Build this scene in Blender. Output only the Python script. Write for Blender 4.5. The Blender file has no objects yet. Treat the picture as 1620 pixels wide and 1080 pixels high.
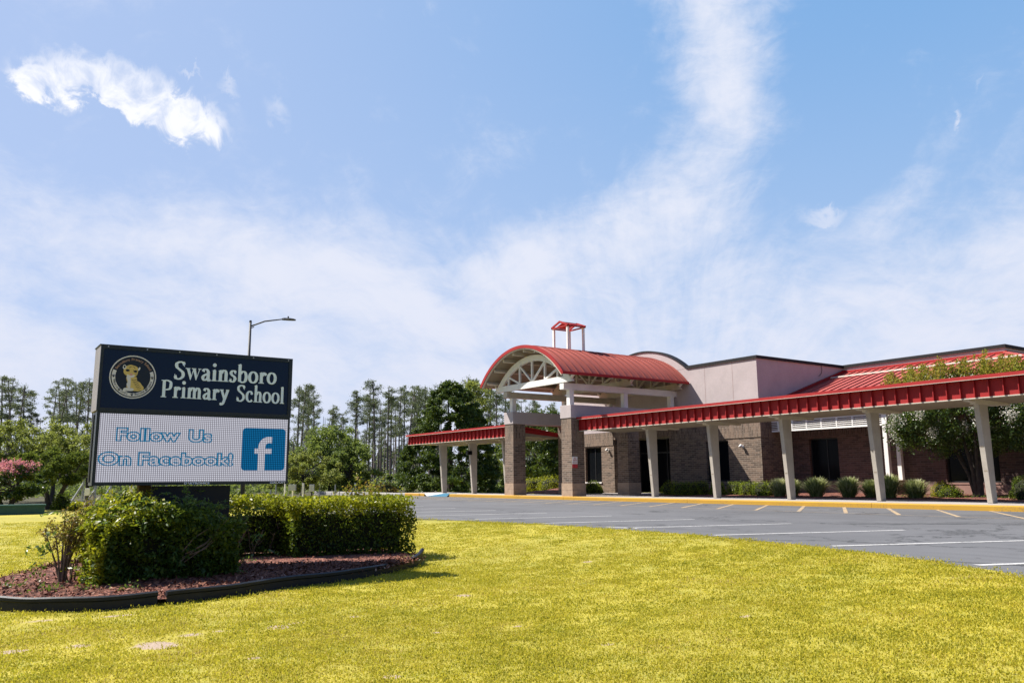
import bpy, math, random
import numpy as np
from mathutils import Vector
R_ = math.radians
sc = bpy.context.scene
COL = sc.collection

# ------------------------------------------------------------------ camera
F_PX = 1282.93; PITCH = R_(9.6351); ROLL = R_(-0.4235); YAW = R_(145.3604)
CAM = np.array([0.0, 0.0, 0.90])
_fw = np.array([math.cos(YAW)*math.cos(PITCH), math.sin(YAW)*math.cos(PITCH), math.sin(PITCH)])
_rt = np.array([math.sin(YAW), -math.cos(YAW), 0.0]); _up = np.cross(_rt, _fw)
RT = _rt*math.cos(ROLL)+_up*math.sin(ROLL); UP = -_rt*math.sin(ROLL)+_up*math.cos(ROLL)
cd = bpy.data.cameras.new('camera'); cam = bpy.data.objects.new('camera', cd); COL.objects.link(cam)
cd.sensor_width = 36; cd.lens = F_PX/1620*36; cd.clip_start = .05; cd.clip_end = 3000
from mathutils import Matrix
M3 = Matrix(((RT[0], UP[0], -_fw[0]), (RT[1], UP[1], -_fw[1]), (RT[2], UP[2], -_fw[2])))
cam.matrix_world = Matrix.Translation(Vector(CAM)) @ M3.to_4x4()
sc.camera = cam
def ray(x, y):
    d = (x-810)*RT-(y-540)*UP+F_PX*_fw
    return d/np.linalg.norm(d)
def on(x, y, ax, val):
    d = ray(x, y); return CAM+d*((val-CAM[ax])/d[ax])
def at(x, y, dist):          # point seen at (x, y), dist metres away horizontally
    d = ray(x, y); return CAM+d*(dist/math.hypot(d[0], d[1]))

# ------------------------------------------------------------------ sun and sky
SUN = Vector((-.70, -.55, 1.0)).normalized()
EL = math.asin(SUN.z); AZ = math.atan2(SUN.x, SUN.y)
sl = bpy.data.lights.new('sun', 'SUN'); sl.energy = 5.0; sl.angle = R_(.55); sl.color = (1, .945, .85)
so = bpy.data.objects.new('sun', sl); COL.objects.link(so)
so.rotation_euler = (-SUN).to_track_quat('-Z', 'Y').to_euler()
sc.view_settings.view_transform = 'Standard'; sc.view_settings.look = 'None'
sc.view_settings.gamma = 1; sc.view_settings.use_curve_mapping = False
sc.view_settings.exposure = 0.96

class NT:
    """small helper for writing node graphs"""
    def __init__(s, tree): s.t = tree; s.n = tree.nodes; s.l = tree.links
    def new(s, typ, **kw):
        n = s.n.new(typ)
        for k, v in kw.items(): setattr(n, k, v)
        return n
    def put(s, sock, v):
        if isinstance(v, bpy.types.NodeSocket): s.l.new(v, sock)
        else: sock.default_value = v
    def math(s, op, a, b=0., c=None, clamp=False):
        n = s.new('ShaderNodeMath', operation=op, use_clamp=clamp); s.put(n.inputs[0], a); s.put(n.inputs[1], b)
        if c is not None: s.put(n.inputs[2], c)
        return n.outputs[0]
    def mix(s, f, a, b):
        n = s.new('ShaderNodeMix', data_type='RGBA'); s.put(n.inputs[0], f)
        s.put(n.inputs[6], a if isinstance(a, bpy.types.NodeSocket) else (*a, 1)); s.put(n.inputs[7], b if isinstance(b, bpy.types.NodeSocket) else (*b, 1))
        return n.outputs[2]
    def ramp(s, f, stops):
        n = s.new('ShaderNodeValToRGB'); s.put(n.inputs[0], f); e = n.color_ramp.elements
        while len(e) < len(stops): e.new(.5)
        for q, (p, c) in zip(e, stops): q.position = p; q.color = (*c, 1) if len(c) == 3 else c
        return n.outputs[0]
    def noise(s, vec, scale, detail=4., rough=.55, dist=0.):
        n = s.new('ShaderNodeTexNoise'); s.put(n.inputs['Vector'], vec); n.inputs['Scale'].default_value = scale
        n.inputs['Detail'].default_value = detail; n.inputs['Roughness'].default_value = rough; n.inputs['Distortion'].default_value = dist
        return n.outputs[0]
    def smooth(s, v, lo, hi):
        n = s.new('ShaderNodeMapRange', interpolation_type='SMOOTHSTEP'); s.put(n.inputs[0], v)
        n.inputs[1].default_value = lo; n.inputs[2].default_value = hi; return n.outputs[0]
    def comb(s, x, y, z):
        n = s.new('ShaderNodeCombineXYZ'); s.put(n.inputs[0], x); s.put(n.inputs[1], y); s.put(n.inputs[2], z); return n.outputs[0]
    def sep(s, v):
        n = s.new('ShaderNodeSeparateXYZ'); s.put(n.inputs[0], v); return n.outputs

def build_world():
    w = bpy.data.worlds.new('World'); sc.world = w; w.use_nodes = True
    t = NT(w.node_tree); t.n.clear()
    sky = t.new('ShaderNodeTexSky', sky_type='NISHITA', sun_disc=False)
    sky.sun_elevation = EL; sky.sun_rotation = AZ; sky.air_density = 1.0; sky.dust_density = .9; sky.ozone_density = 2.2; sky.altitude = 0
    g = t.new('ShaderNodeTexCoord').outputs['Generated']
    x, y, z = t.sep(g)
    # azimuth A (degrees, to the right of north-west heading) and elevation E of every direction
    cy, sy = math.cos(YAW), math.sin(YAW)
    fh = t.math('ADD', t.math('MULTIPLY', x, cy), t.math('MULTIPLY', y, sy))
    rh = t.math('ADD', t.math('MULTIPLY', x, sy), t.math('MULTIPLY', y, -cy))
    A = t.math('MULTIPLY', t.math('ARCTAN2', rh, fh), 57.2958)
    E = t.math('MULTIPLY', t.math('ARCSINE', z), 57.2958)
    P = t.comb(t.math('MULTIPLY', A, .1), t.math('MULTIPLY', E, .1), 0.)
    wob = t.noise(P, .55, 2, .5)
    wob2 = t.noise(t.comb(t.math('MULTIPLY', A, .1), t.math('MULTIPLY', E, .1), 5.), .7, 2, .5)
    Aw = t.math('ADD', A, t.math('MULTIPLY', t.math('SUBTRACT', wob, .5), 8.))
    Ew = t.math('ADD', E, t.math('MULTIPLY', t.math('SUBTRACT', wob2, .5), 6.))
    def blob(a, e, ra, re, rot=0., A_=None, E_=None):
        A_ = A_ or Aw; E_ = E_ or Ew
        c, s_ = math.cos(R_(rot)), math.sin(R_(rot))
        da = t.math('SUBTRACT', A_, a); de = t.math('SUBTRACT', E_, e)
        u = t.math('DIVIDE', t.math('ADD', t.math('MULTIPLY', da, c), t.math('MULTIPLY', de, s_)), ra)
        v = t.math('DIVIDE', t.math('SUBTRACT', t.math('MULTIPLY', de, c), t.math('MULTIPLY', da, s_)), re)
        r2 = t.math('ADD', t.math('MULTIPLY', u, u), t.math('MULTIPLY', v, v))
        return t.math('EXPONENT', t.math('MULTIPLY', r2, -1.))
    def add(*a):
        r = a[0]
        for b in a[1:]: r = t.math('ADD', r, b)
        return r
    def sc_(v, k): return t.math('MULTIPLY', v, k)
    # cirrus: a veil near the horizon and streaks fanning up and out from one point
    da, de = t.math('SUBTRACT', Aw, 9.), t.math('SUBTRACT', Ew, -1.)
    phi = t.math('ARCTAN2', de, da); rho = t.math('SQRT', t.math('ADD', t.math('MULTIPLY', da, da), t.math('MULTIPLY', de, de)))
    fan = t.noise(t.comb(t.math('MULTIPLY', phi, 4.2), t.math('MULTIPLY', rho, .075), 2.), 1., 9, .60, .2)
    fan2 = t.noise(t.comb(t.math('MULTIPLY', phi, 11.), t.math('MULTIPLY', rho, .16), 7.), 1., 8, .66, .3)
    cloudy = t.noise(t.comb(t.math('MULTIPLY', Aw, .13), t.math('MULTIPLY', Ew, .20), 4.), 1., 9, .64, .3)
    veil = t.math('SUBTRACT', 1., t.smooth(Ew, 6., 23.))
    cover = add(sc_(veil, 1.0),
                sc_(blob(14.2, 32., 3.0, 6.0, 6), .82), sc_(blob(14.8, 24.0, 3.8, 4.6, -12), .80), sc_(blob(12.5, 18.0, 4.6, 3.6, -10), .50),
                sc_(blob(4., 17.0, 8., 2.6, 12), .40), sc_(blob(-22, 15.8, 12, 2.6, -4), .40), sc_(blob(-8, 12.5, 9, 3.2, 0), .42), sc_(blob(-30, 17., 4, 2.4, -14), .2),
                sc_(blob(35, 14.5, 9, 4.6, 25), .44), sc_(blob(26, 18.0, 5.5, 1.1, 36), .34), sc_(blob(1., 23.5, 6., 1.8, 25), .20), sc_(blob(-12, 17.0, 7, 2.6, 6), .38), sc_(blob(0, 15, 8, 3.0, 6), .32), sc_(blob(33.5, 19.8, 2.5, .8, 35), .3), sc_(blob(-28, 29, 9, 1.2, 0), .14), sc_(blob(23.5, 23.5, 5, .5, 20), .22),
                sc_(blob(-70, 45, 35, 14), .3), sc_(blob(150, 30, 40, 12), .3))
    cover = t.math('SUBTRACT', cover, sc_(blob(23.0, 20.0, 4.2, 2.8, 10), .42))
    cover = t.math('SUBTRACT', cover, sc_(blob(-1, 8.9, 8, .9, -10), .34))
    cover = t.math('SUBTRACT', cover, sc_(blob(5.5, 8.3, 5, .7, -6), .34))
    cover = t.math('SUBTRACT', cover, sc_(blob(-30, 9.5, 9, 1.1, -16), .28))
    cover = t.math('SUBTRACT', cover, sc_(blob(-5, 14.2, 3.5, .9, -20), .25))
    fine3 = t.noise(t.comb(t.math('MULTIPLY', Aw, .42), t.math('MULTIPLY', Ew, .75), 14.), 1., 9, .66, .4)
    wisp = add(sc_(fan, .26), sc_(fan2, .15), sc_(cloudy, .35), sc_(fine3, .24))
    dens = t.math('ADD', cover, sc_(t.math('SUBTRACT', wisp, .52), 3.5))
    dens = sc_(t.smooth(dens, .0, 1.25), .95)
    # the small bright cumulus at upper left and its scraps
    fine = t.noise(P, 5.0, 9, .62, .5); fine2 = t.noise(P, 1.9, 4, .6, .3)
    Af = t.math('ADD', A, t.math('MULTIPLY', t.math('SUBTRACT', fine2, .5), 3.6)); Ef = t.math('ADD', E, t.math('MULTIPLY', t.math('SUBTRACT', fine, .5), 5.0))
    def fb(a, e, ra, re, rot=0.): return blob(a, e, ra, re, rot, Af, Ef)
    cum = add(fb(-27.6, 24.7, 4.0, 1.30, -8), sc_(fb(-30.2, 24.3, 2.2, .9, -10), .6), sc_(fb(-24.4, 23.2, 2.6, 1.35, -16), 1.), sc_(fb(-31.8, 23.8, 1.9, .75, -30), .95), sc_(fb(-22.0, 23.8, 2.0, .9, -25), .75), sc_(fb(-26.2, 23.9, 3.4, 1.1, -10), .6))
    cum = t.math('SUBTRACT', cum, sc_(fb(-28.2, 22.8, 1.0, .5, -20), .6))
    cum = t.math('MULTIPLY', t.smooth(cum, .24, .95), t.math('ADD', .25, t.math('MULTIPLY', t.smooth(fine, .25, .65), .8)), clamp=True)
    scraps = add(sc_(fb(-22.9, 26.2, 1.1, .3, -5), .8), sc_(fb(-20.3, 25.8, .9, .6, -40), .8), sc_(fb(-17.0, 24.2, 1.3, .9, -45), .75),
                 sc_(fb(21.9, 16.9, 1.9, .8, -15), 1.), sc_(fb(30.0, 21.4, .9, .28, 68), 1.1), sc_(fb(32, 23.6, 1.0, .3, 65), .6),
                 sc_(fb(-24.8, 15.9, 1.6, .7, 20), .7), sc_(fb(-12.5, 15.4, 2.6, .7, -15), .7))
    scraps = sc_(t.smooth(scraps, .25, 1.15), .65)
    dens = t.math('MAXIMUM', dens, t.math('MAXIMUM', cum, scraps))
    # below the horizon no clouds
    dens = t.math('MULTIPLY', dens, t.smooth(E, -1., .5))
    # cloud colour shifts with elevation, whiter in the cumulus
    cloudcol = t.mix(t.smooth(E, 2., 24.), (4.75, 4.95, 5.75), (5.0, 5.2, 5.9))
    cloudcol = t.mix(cum, cloudcol, (6.0, 6.1, 6.5))
    clear = t.mix(t.smooth(E, 4., 34.), (2.75, 3.7, 5.4), (1.35, 2.75, 4.95))
    clear = t.mix(t.math('MULTIPLY', t.smooth(A, 30., -36.), .85), clear, (2.85, 3.6, 5.35))
    base = t.mix(.90, sky.outputs[0], clear)
    view = t.math('MULTIPLY', t.smooth(t.math('ABSOLUTE', A), 62., 40.), t.smooth(E, 48., 34.))
    deep = t.mix(.7, sky.outputs[0], (.62, 1.25, 2.9))  # sky out of view darkened, its clouds thinned below, to cut ambient light
    base = t.mix(view, deep, base)
    colr = t.mix(t.math('MULTIPLY', dens, t.math('ADD', .10, t.math('MULTIPLY', view, .90))), base, cloudcol)
    bg = t.new('ShaderNodeBackground'); t.put(bg.inputs[0], colr); bg.inputs[1].default_value = .085
    out = t.new('ShaderNodeOutputWorld'); t.l.new(bg.outputs[0], out.inputs[0])
build_world()

# ------------------------------------------------------------------ materials
MATS = {}
def mat(name, fn):
    if name in MATS: return MATS[name]
    m = bpy.data.materials.new(name); m.use_nodes = True
    t = NT(m.node_tree); t.n.clear()
    out = t.new('ShaderNodeOutputMaterial'); bs = t.new('ShaderNodeBsdfPrincipled'); t.l.new(bs.outputs[0], out.inputs[0])
    fn(t, bs, out); MATS[name] = m; return m
def pos(t): return t.new('ShaderNodeNewGeometry').outputs['Position']
def bump(t, bs, h, strength=.3, dist=.02):
    b = t.new('ShaderNodeBump'); b.inputs['Strength'].default_value = strength; b.inputs['Distance'].default_value = dist
    t.put(b.inputs['Height'], h); t.l.new(b.outputs[0], bs.inputs['Normal'])
def painted(col, rough=.5, var=.12, scale=1.5, metal=0., streaks=0., dirt=(.25, .22, .18)):
    def f(t, bs, out):
        p = pos(t); n = t.noise(p, scale, 5, .6); n2 = t.noise(p, scale*9, 3, .6)
        f1 = t.smooth(t.math('ADD', t.math('MULTIPLY', n, .65), t.math('MULTIPLY', n2, .35)), .3, .72)
        a = tuple(c*(1-var) for c in col); b = tuple(min(1, c*(1+var)) for c in col)
        c = t.mix(f1, a, b)
        if streaks:
            x, y, z = t.sep(p)
            s = t.noise(t.comb(t.math('MULTIPLY', x, 6.), t.math('MULTIPLY', y, 6.), t.math('MULTIPLY', z, .5)), 1., 4, .6)
            c = t.mix(t.math('MULTIPLY', t.smooth(s, .52, .75), streaks), c, dirt)
        t.put(bs.inputs['Base Color'], c); bs.inputs['Roughness'].default_value = rough; bs.inputs['Metallic'].default_value = metal
        bump(t, bs, n2, .12, .01); bs.inputs['Specular IOR Level'].default_value = .3
    return f
def brick(c1, c2, mortar, soldier=None):
    """running bond in world space on walls along x or y; rows inside 'soldier' (z range) stand upright"""
    def f(t, bs, out):
        p = pos(t); x, y, z = t.sep(p); h = t.math('ADD', x, y)
        def bt(vec, w, hgt):
            n = t.new('ShaderNodeTexBrick'); t.put(n.inputs['Vector'], vec); n.inputs['Scale'].default_value = 1
            n.inputs['Color1'].default_value = (*c1, 1); n.inputs['Color2'].default_value = (*c2, 1); n.inputs['Mortar'].default_value = (*mortar, 1)
            n.inputs['Brick Width'].default_value = w; n.inputs['Row Height'].default_value = hgt
            n.inputs['Mortar Size'].default_value = .009; n.inputs['Mortar Smooth'].default_value = .1; n.inputs['Bias'].default_value = -.1
            return n
        a = bt(t.comb(h, z, 0.), .30, .088); c = a.outputs[0]; fac = a.outputs[1]
        if soldier:
            b = bt(t.comb(z, h, 0.), .30, .088)
            k = t.math('MULTIPLY', t.math('GREATER_THAN', z, soldier[0]), t.math('LESS_THAN', z, soldier[1]))
            c = t.mix(k, c, b.outputs[0])
        n = t.noise(p, .8, 4, .6); c = t.mix(t.math('MULTIPLY', t.smooth(n, .42, .75), .4), c, tuple(v*1.35 for v in c1))
        n2 = t.noise(t.comb(t.math('MULTIPLY', h, 3.3), t.math('MULTIPLY', z, 11.4), 0.), 1., 2, .7)
        c = t.mix(t.math('MULTIPLY', t.smooth(n2, .5, .75), .45), c, tuple(v*.45 for v in c2))
        t.put(bs.inputs['Base Color'], c); bs.inputs['Roughness'].default_value = .9
        bump(t, bs, t.math('SUBTRACT', 1., fac), .5, .012)
    return f
def leafy(cols, trans=.35, rough=.5, spec=.3):
    """cols: stops over the per-leaf random attribute 'tint'"""
    def f(t, bs, out):
        at_ = t.new('ShaderNodeAttribute', attribute_name='tint').outputs['Fac']
        n = t.noise(pos(t), 1.1, 3, .6)
        c = t.ramp(t.math('ADD', t.math('MULTIPLY', at_, .7), t.math('MULTIPLY', t.smooth(n, .3, .7), .3)), cols)
        t.put(bs.inputs['Base Color'], c); bs.inputs['Roughness'].default_value = rough; bs.inputs['Specular IOR Level'].default_value = spec
        tr = t.new('ShaderNodeBsdfTranslucent'); t.put(tr.inputs[0], t.mix(.35, c, (.22, .26, .02)))
        mx = t.new('ShaderNodeMixShader'); mx.inputs[0].default_value = trans
        t.l.new(bs.outputs[0], mx.inputs[1]); t.l.new(tr.outputs[0], mx.inputs[2]); t.l.new(mx.outputs[0], out.inputs[0])
    return f
def emit(col, strength):
    def f(t, bs, out):
        e = t.new('ShaderNodeEmission'); e.inputs[0].default_value = (*col, 1); e.inputs[1].default_value = strength
        t.l.new(e.outputs[0], out.inputs[0])
    return f
RED = (.31, .013, .014)
m_red = mat('red_painted_metal', painted(RED, .62, .10, 2.0, streaks=.12, dirt=(.22, .03, .03)))
m_roof = mat('faded_red_roof_metal', painted((.44, .110, .078), .6, .14, .7, streaks=.15, dirt=(.30, .10, .08)))
m_roofw = mat('faded_red_wing_roof', painted((.38, .085, .070), .6, .14, .7))
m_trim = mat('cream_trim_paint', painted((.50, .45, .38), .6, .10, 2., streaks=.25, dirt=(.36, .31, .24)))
m_white = mat('white_trim_paint', painted((.74, .72, .70), .55, .06, 2., streaks=.1, dirt=(.5, .48, .45)))
m_conc = mat('painted_concrete_column', painted((.38, .34, .29), .75, .12, 2.5, streaks=.3, dirt=(.33, .30, .26)))
m_stucco = mat('grey_mauve_stucco', painted((.42, .365, .37), .9, .09, 1.2, streaks=.38, dirt=(.37, .32, .31)))
m_cap = mat('dark_metal_coping', painted((.010, .010, .013), .7, .2, 3.))
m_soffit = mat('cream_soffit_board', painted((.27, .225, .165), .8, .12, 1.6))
m_brick = mat('tan_brown_brick', brick((.182, .122, .087), (.055, .037, .028), (.245, .20, .16), (2.66, 3.60)))
m_brickr = mat('dark_red_brown_brick', brick((.115, .062, .050), (.045, .025, .022), (.13, .10, .085), (2.66, 3.6)))
m_block = mat('tan_split_block', painted((.36, .255, .18), .95, .18, 5.))
m_base = mat('rose_block_base', painted((.26, .155, .13), .95, .15, 4.))
m_glass = mat('dark_window_glass', lambda t, bs, out: (t.put(bs.inputs['Base Color'], (.005, .006, .008, 1)), t.put(bs.inputs['Roughness'], .08), t.put(bs.inputs['Specular IOR Level'], .07)))
m_black = mat('black_aluminium', painted((.02, .02, .022), .4, .1, 4.))
m_galv = mat('galvanised_steel', painted((.42, .43, .45), .45, .12, 6., metal=.5))
m_bark = mat('grey_brown_bark', painted((.06, .05, .042), .95, .3, 6.))
m_barkp = mat('pine_bark', painted((.15, .125, .12), .95, .25, 3.))
m_twig = mat('dry_brown_twigs', painted((.16, .12, .085), .95, .3, 8.))
m_core = mat('dark_blocking_core', painted((.022, .024, .012), 1., .3, 9.))  # near-black for the solid cores added inside hedges to block light

def m_lawn_fn(t, bs, out):
    p = pos(t); n1 = t.noise(p, .35, 4, .6); n2 = t.noise(p, 2.6, 5, .65); n3 = t.noise(p, 26., 4, .7)
    c = t.mix(t.smooth(n1, .35, .65), (.31, .270, .030), (.39, .330, .033))
    c = t.mix(t.math('MULTIPLY', t.smooth(n2, .46, .72), .55), c, (.21, .225, .026))
    c = t.mix(t.math('MULTIPLY', t.smooth(n3, .55, .8), .6), c, (.24, .18, .08))
    # worn bare patches near the bed
    x, y, z = t.sep(p)
    def patch(px, py, rx, ry):
        u = t.math('DIVIDE', t.math('SUBTRACT', x, px), rx); v = t.math('DIVIDE', t.math('SUBTRACT', y, py), ry)
        return t.math('EXPONENT', t.math('MULTIPLY', t.math('ADD', t.math('MULTIPLY', u, u), t.math('MULTIPLY', v, v)), -1.))
    b = None
    for q in PATCHES:
        k = patch(*q); b = k if b is None else t.math('MAXIMUM', b, k)
    b = t.smooth(t.math('ADD', b, t.math('MULTIPLY', t.math('SUBTRACT', n2, .5), 1.3)), .55, .85)
    c = t.mix(b, c, (.36, .27, .20))
    t.put(bs.inputs['Base Color'], c); bs.inputs['Roughness'].default_value = .95
    bump(t, bs, n3, .6, .03)
PATCHES = []
for (x, y, rx, ry) in ((248, 1020, .26, .26), (300, 1004, .14, .2), (345, 998, .09, .10), (440, 992, .12, .12), (470, 985, .07, .1), (735, 942, .18, .16), (120, 1022, .12, .14), (60, 982, .14, .3), (180, 974, .08, .3), (20, 1030, .1, .15), (400, 1040, .06, .08), (620, 1070, .08, .08), (560, 975, .10, .10), (960, 1020, .07, .08), (1180, 990, .06, .09), (1430, 915, .10, .12), (820, 990, .06, .1), (930, 900, .1, .1), (690, 1000, .06, .07)):
    q = on(x, y, 2, -.32); PATCHES.append((q[0], q[1], rx, ry))
m_lawn = mat('mown_grass_ground', m_lawn_fn)
def m_asph_fn(t, bs, out):
    p = pos(t); n = t.noise(p, .25, 5, .6); n2 = t.noise(p, 60., 3, .7); n3 = t.noise(p, 1.4, 5, .6)
    c = t.mix(t.smooth(n, .35, .65), (.083, .083, .089), (.112, .112, .119))
    c = t.mix(t.math('MULTIPLY', t.smooth(n2, .4, .75), .5), c, (.19, .19, .19))
    c = t.mix(t.math('MULTIPLY', t.smooth(n3, .58, .8), .4), c, (.058, .059, .064))
    x, y, z = t.sep(p)
    v = t.new('ShaderNodeTexVoronoi', feature='DISTANCE_TO_EDGE'); w = t.noise(p, .9, 5, .7)
    t.put(v.inputs['Vector'], t.comb(t.math('ADD', t.math('MULTIPLY', x, .22), t.math('MULTIPLY', w, .9)), t.math('ADD', t.math('MULTIPLY', y, .38), t.math('MULTIPLY', w, .9)), 0.))
    v.inputs['Scale'].default_value = 1.
    crack = t.math('MULTIPLY', t.math('LESS_THAN', v.outputs[0], .013), t.smooth(t.noise(p, .33, 2), .36, .46))
    c = t.mix(t.math('MULTIPLY', crack, .75), c, (.03, .03, .03))
    c = t.mix(t.math('MULTIPLY', t.smooth(t.noise(p, .62, 3, .5), .60, .70), .5), c, (.060, .060, .063))
    st_ = t.noise(t.comb(t.math('MULTIPLY', x, .12), t.math('MULTIPLY', y, 1.1), 3.), 1., 6, .65)
    c = t.mix(t.math('MULTIPLY', t.smooth(st_, .50, .68), .45), c, (.062, .062, .066))
    c = t.mix(t.math('MULTIPLY', t.smooth(t.noise(p, 4.5, 6, .7), .60, .72), .5), c, (.15, .15, .15))
    t.put(bs.inputs['Base Color'], c); bs.inputs['Roughness'].default_value = .85; bump(t, bs, n2, .3, .006)
m_asph = mat('worn_grey_asphalt', m_asph_fn)
def worn_paint(col, under, amt=.5):
    def f(t, bs, out):
        p = pos(t); n = t.noise(p, 22., 5, .75); n2 = t.noise(p, 1.5, 3)
        k = t.smooth(t.math('ADD', t.math('MULTIPLY', n, .7), t.math('MULTIPLY', n2, .3)), amt, amt+.14)
        t.put(bs.inputs['Base Color'], t.mix(k, col, under)); bs.inputs['Roughness'].default_value = .8
    return f
m_line = mat('worn_white_line', worn_paint((.50, .49, .48), (.13, .13, .14), .50))
m_yline = mat('worn_yellow_line', worn_paint((.40, .29, .17), (.12, .12, .13), .48))
m_ycurb = mat('yellow_curb_paint', worn_paint((.44, .24, .016), (.17, .11, .05), .52))
m_walk = mat('concrete_walk', painted((.34, .31, .29), .9, .10, 1.4, streaks=.0))
m_kerb = mat('grey_concrete_kerb', painted((.33, .32, .31), .9, .12, 2.))
m_blue = mat('blue_ramp_paint', worn_paint((.02, .13, .22), (.12, .19, .23), .58))
def m_mulch_fn(t, bs, out):
    p = pos(t); v = t.new('ShaderNodeTexVoronoi'); t.put(v.inputs['Vector'], p); v.inputs['Scale'].default_value = 34; v.inputs['Randomness'].default_value = 1
    n = t.noise(p, 3., 4, .6)
    c = t.ramp(t.sep(v.outputs['Color'])[0], [(0., (.045, .012, .008)), (.4, (.12, .033, .020)), (.75, (.22, .068, .042)), (1., (.42, .20, .14))])
    c = t.mix(t.math('MULTIPLY', t.smooth(n, .5, .7), .4), c, (.09, .035, .025))
    t.put(bs.inputs['Base Color'], c); bs.inputs['Roughness'].default_value = .95; bump(t, bs, v.outputs['Distance'], .9, .03)
m_mulch = mat('red_bark_mulch', m_mulch_fn)

# ------------------------------------------------------------------ builders
ORG = {}
def setp(o, label=None, cat=None, group=None, kind=None):
    if label: o['label'] = label
    if cat: o['category'] = cat
    if group: o['group'] = group
    if kind: o['kind'] = kind
    return o
def thing(name, label, cat, loc, group=None):
    o = bpy.data.objects.new(name, None); COL.objects.link(o); o.location = loc; o.empty_display_size = .2
    ORG[o.name] = np.array(loc, float); return setp(o, label, cat, group)
class MB:
    def __init__(s): s.v = []; s.f = []
    def add(s, vs, fs):
        k = len(s.v); s.v += [tuple(map(float, v)) for v in vs]; s.f += [tuple(i+k for i in f) for f in fs]; return s
    def box(s, x0, x1, y0, y1, z0, z1):
        return s.add([(x0, y0, z0), (x1, y0, z0), (x1, y1, z0), (x0, y1, z0), (x0, y0, z1), (x1, y0, z1), (x1, y1, z1), (x0, y1, z1)],
                     [(0, 3, 2, 1), (4, 5, 6, 7), (0, 1, 5, 4), (1, 2, 6, 5), (2, 3, 7, 6), (3, 0, 4, 7)])
    def hexa(s, b, t_):   # 4 bottom pts, 4 top pts
        return s.add(list(b)+list(t_), [(0, 3, 2, 1), (4, 5, 6, 7), (0, 1, 5, 4), (1, 2, 6, 5), (2, 3, 7, 6), (3, 0, 4, 7)])
    def prism(s, poly, axis, a, b):   # poly of 2-D points extruded along axis from a to b
        def P(u, v, w): return {0: (w, u, v), 1: (u, w, v), 2: (u, v, w)}[axis]
        n = len(poly); vs = [P(u, v, a) for u, v in poly]+[P(u, v, b) for u, v in poly]
        return s.add(vs, [tuple(range(n))[::-1], tuple(range(n, 2*n))]+[(i, (i+1) % n, n+(i+1) % n, n+i) for i in range(n)])
    def beam(s, p, q, w, h):
        p = np.array(p, float); q = np.array(q, float); d = q-p; d /= np.linalg.norm(d)
        u = np.cross(d, (0, 0, 1.)); u = u/np.linalg.norm(u) if np.linalg.norm(u) > 1e-3 else np.array([1., 0, 0]); v = np.cross(u, d)
        c = [(-w/2, -h/2), (w/2, -h/2), (w/2, h/2), (-w/2, h/2)]
        return s.hexa([p+u*a+v*b for a, b in c], [q+u*a+v*b for a, b in c])
    def tube(s, pts, rad, n=8):
        pts = [np.array(p, float) for p in pts]; rad = rad if hasattr(rad, '__len__') else [rad]*len(pts)
        k = len(s.v); ref = None
        for i, p in enumerate(pts):
            d = pts[min(i+1, len(pts)-1)]-pts[max(i-1, 0)]; d = d/(np.linalg.norm(d)+1e-9)
            if ref is None: ref = np.array([1., 0, 0]) if abs(d[0]) < .8 else np.array([0, 1., 0])
            u = np.cross(d, ref); u /= np.linalg.norm(u); v = np.cross(d, u); ref = np.cross(u, d)*1.0
            ref = -np.cross(d, u) if False else v*0+np.cross(u, d)
            for j in range(n):
                a = 2*math.pi*j/n; q = p+(u*math.cos(a)+v*math.sin(a))*rad[i]; s.v.append(tuple(q))
        for i in range(len(pts)-1):
            for j in range(n):
                a = k+i*n+j; b = k+i*n+(j+1) % n; s.f.append((a, b, b+n, a+n))
        s.f.append(tuple(k+j for j in range(n))[::-1]); e = k+(len(pts)-1)*n; s.f.append(tuple(e+j for j in range(n))); return s
    def build(s, name, m, parent=None, smooth=False, **kw):
        o_ = ORG.get(parent.name, np.zeros(3)) if parent else np.zeros(3)
        me = bpy.data.meshes.new(name); me.from_pydata([tuple(np.array(v)-o_) for v in s.v], [], s.f); me.materials.append(m)
        me.validate(); me.update()
        if smooth:
            for p in me.polygons: p.use_smooth = True
        o = bpy.data.objects.new(name, me); COL.objects.link(o)
        if parent: o.parent = parent; ORG[o.name] = o_
        return setp(o, **kw)
def bevel(o, w=.01, seg=2):
    b = o.modifiers.new('bevel', 'BEVEL'); b.width = w; b.segments = seg; b.limit_method = 'ANGLE'; return o
def copytree(o, parent=None):
    c = o.copy(); COL.objects.link(c)
    if parent: c.parent = parent
    for ch in list(o.children): copytree(ch, c)
    return c
rng = np.random.default_rng(7)
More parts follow.
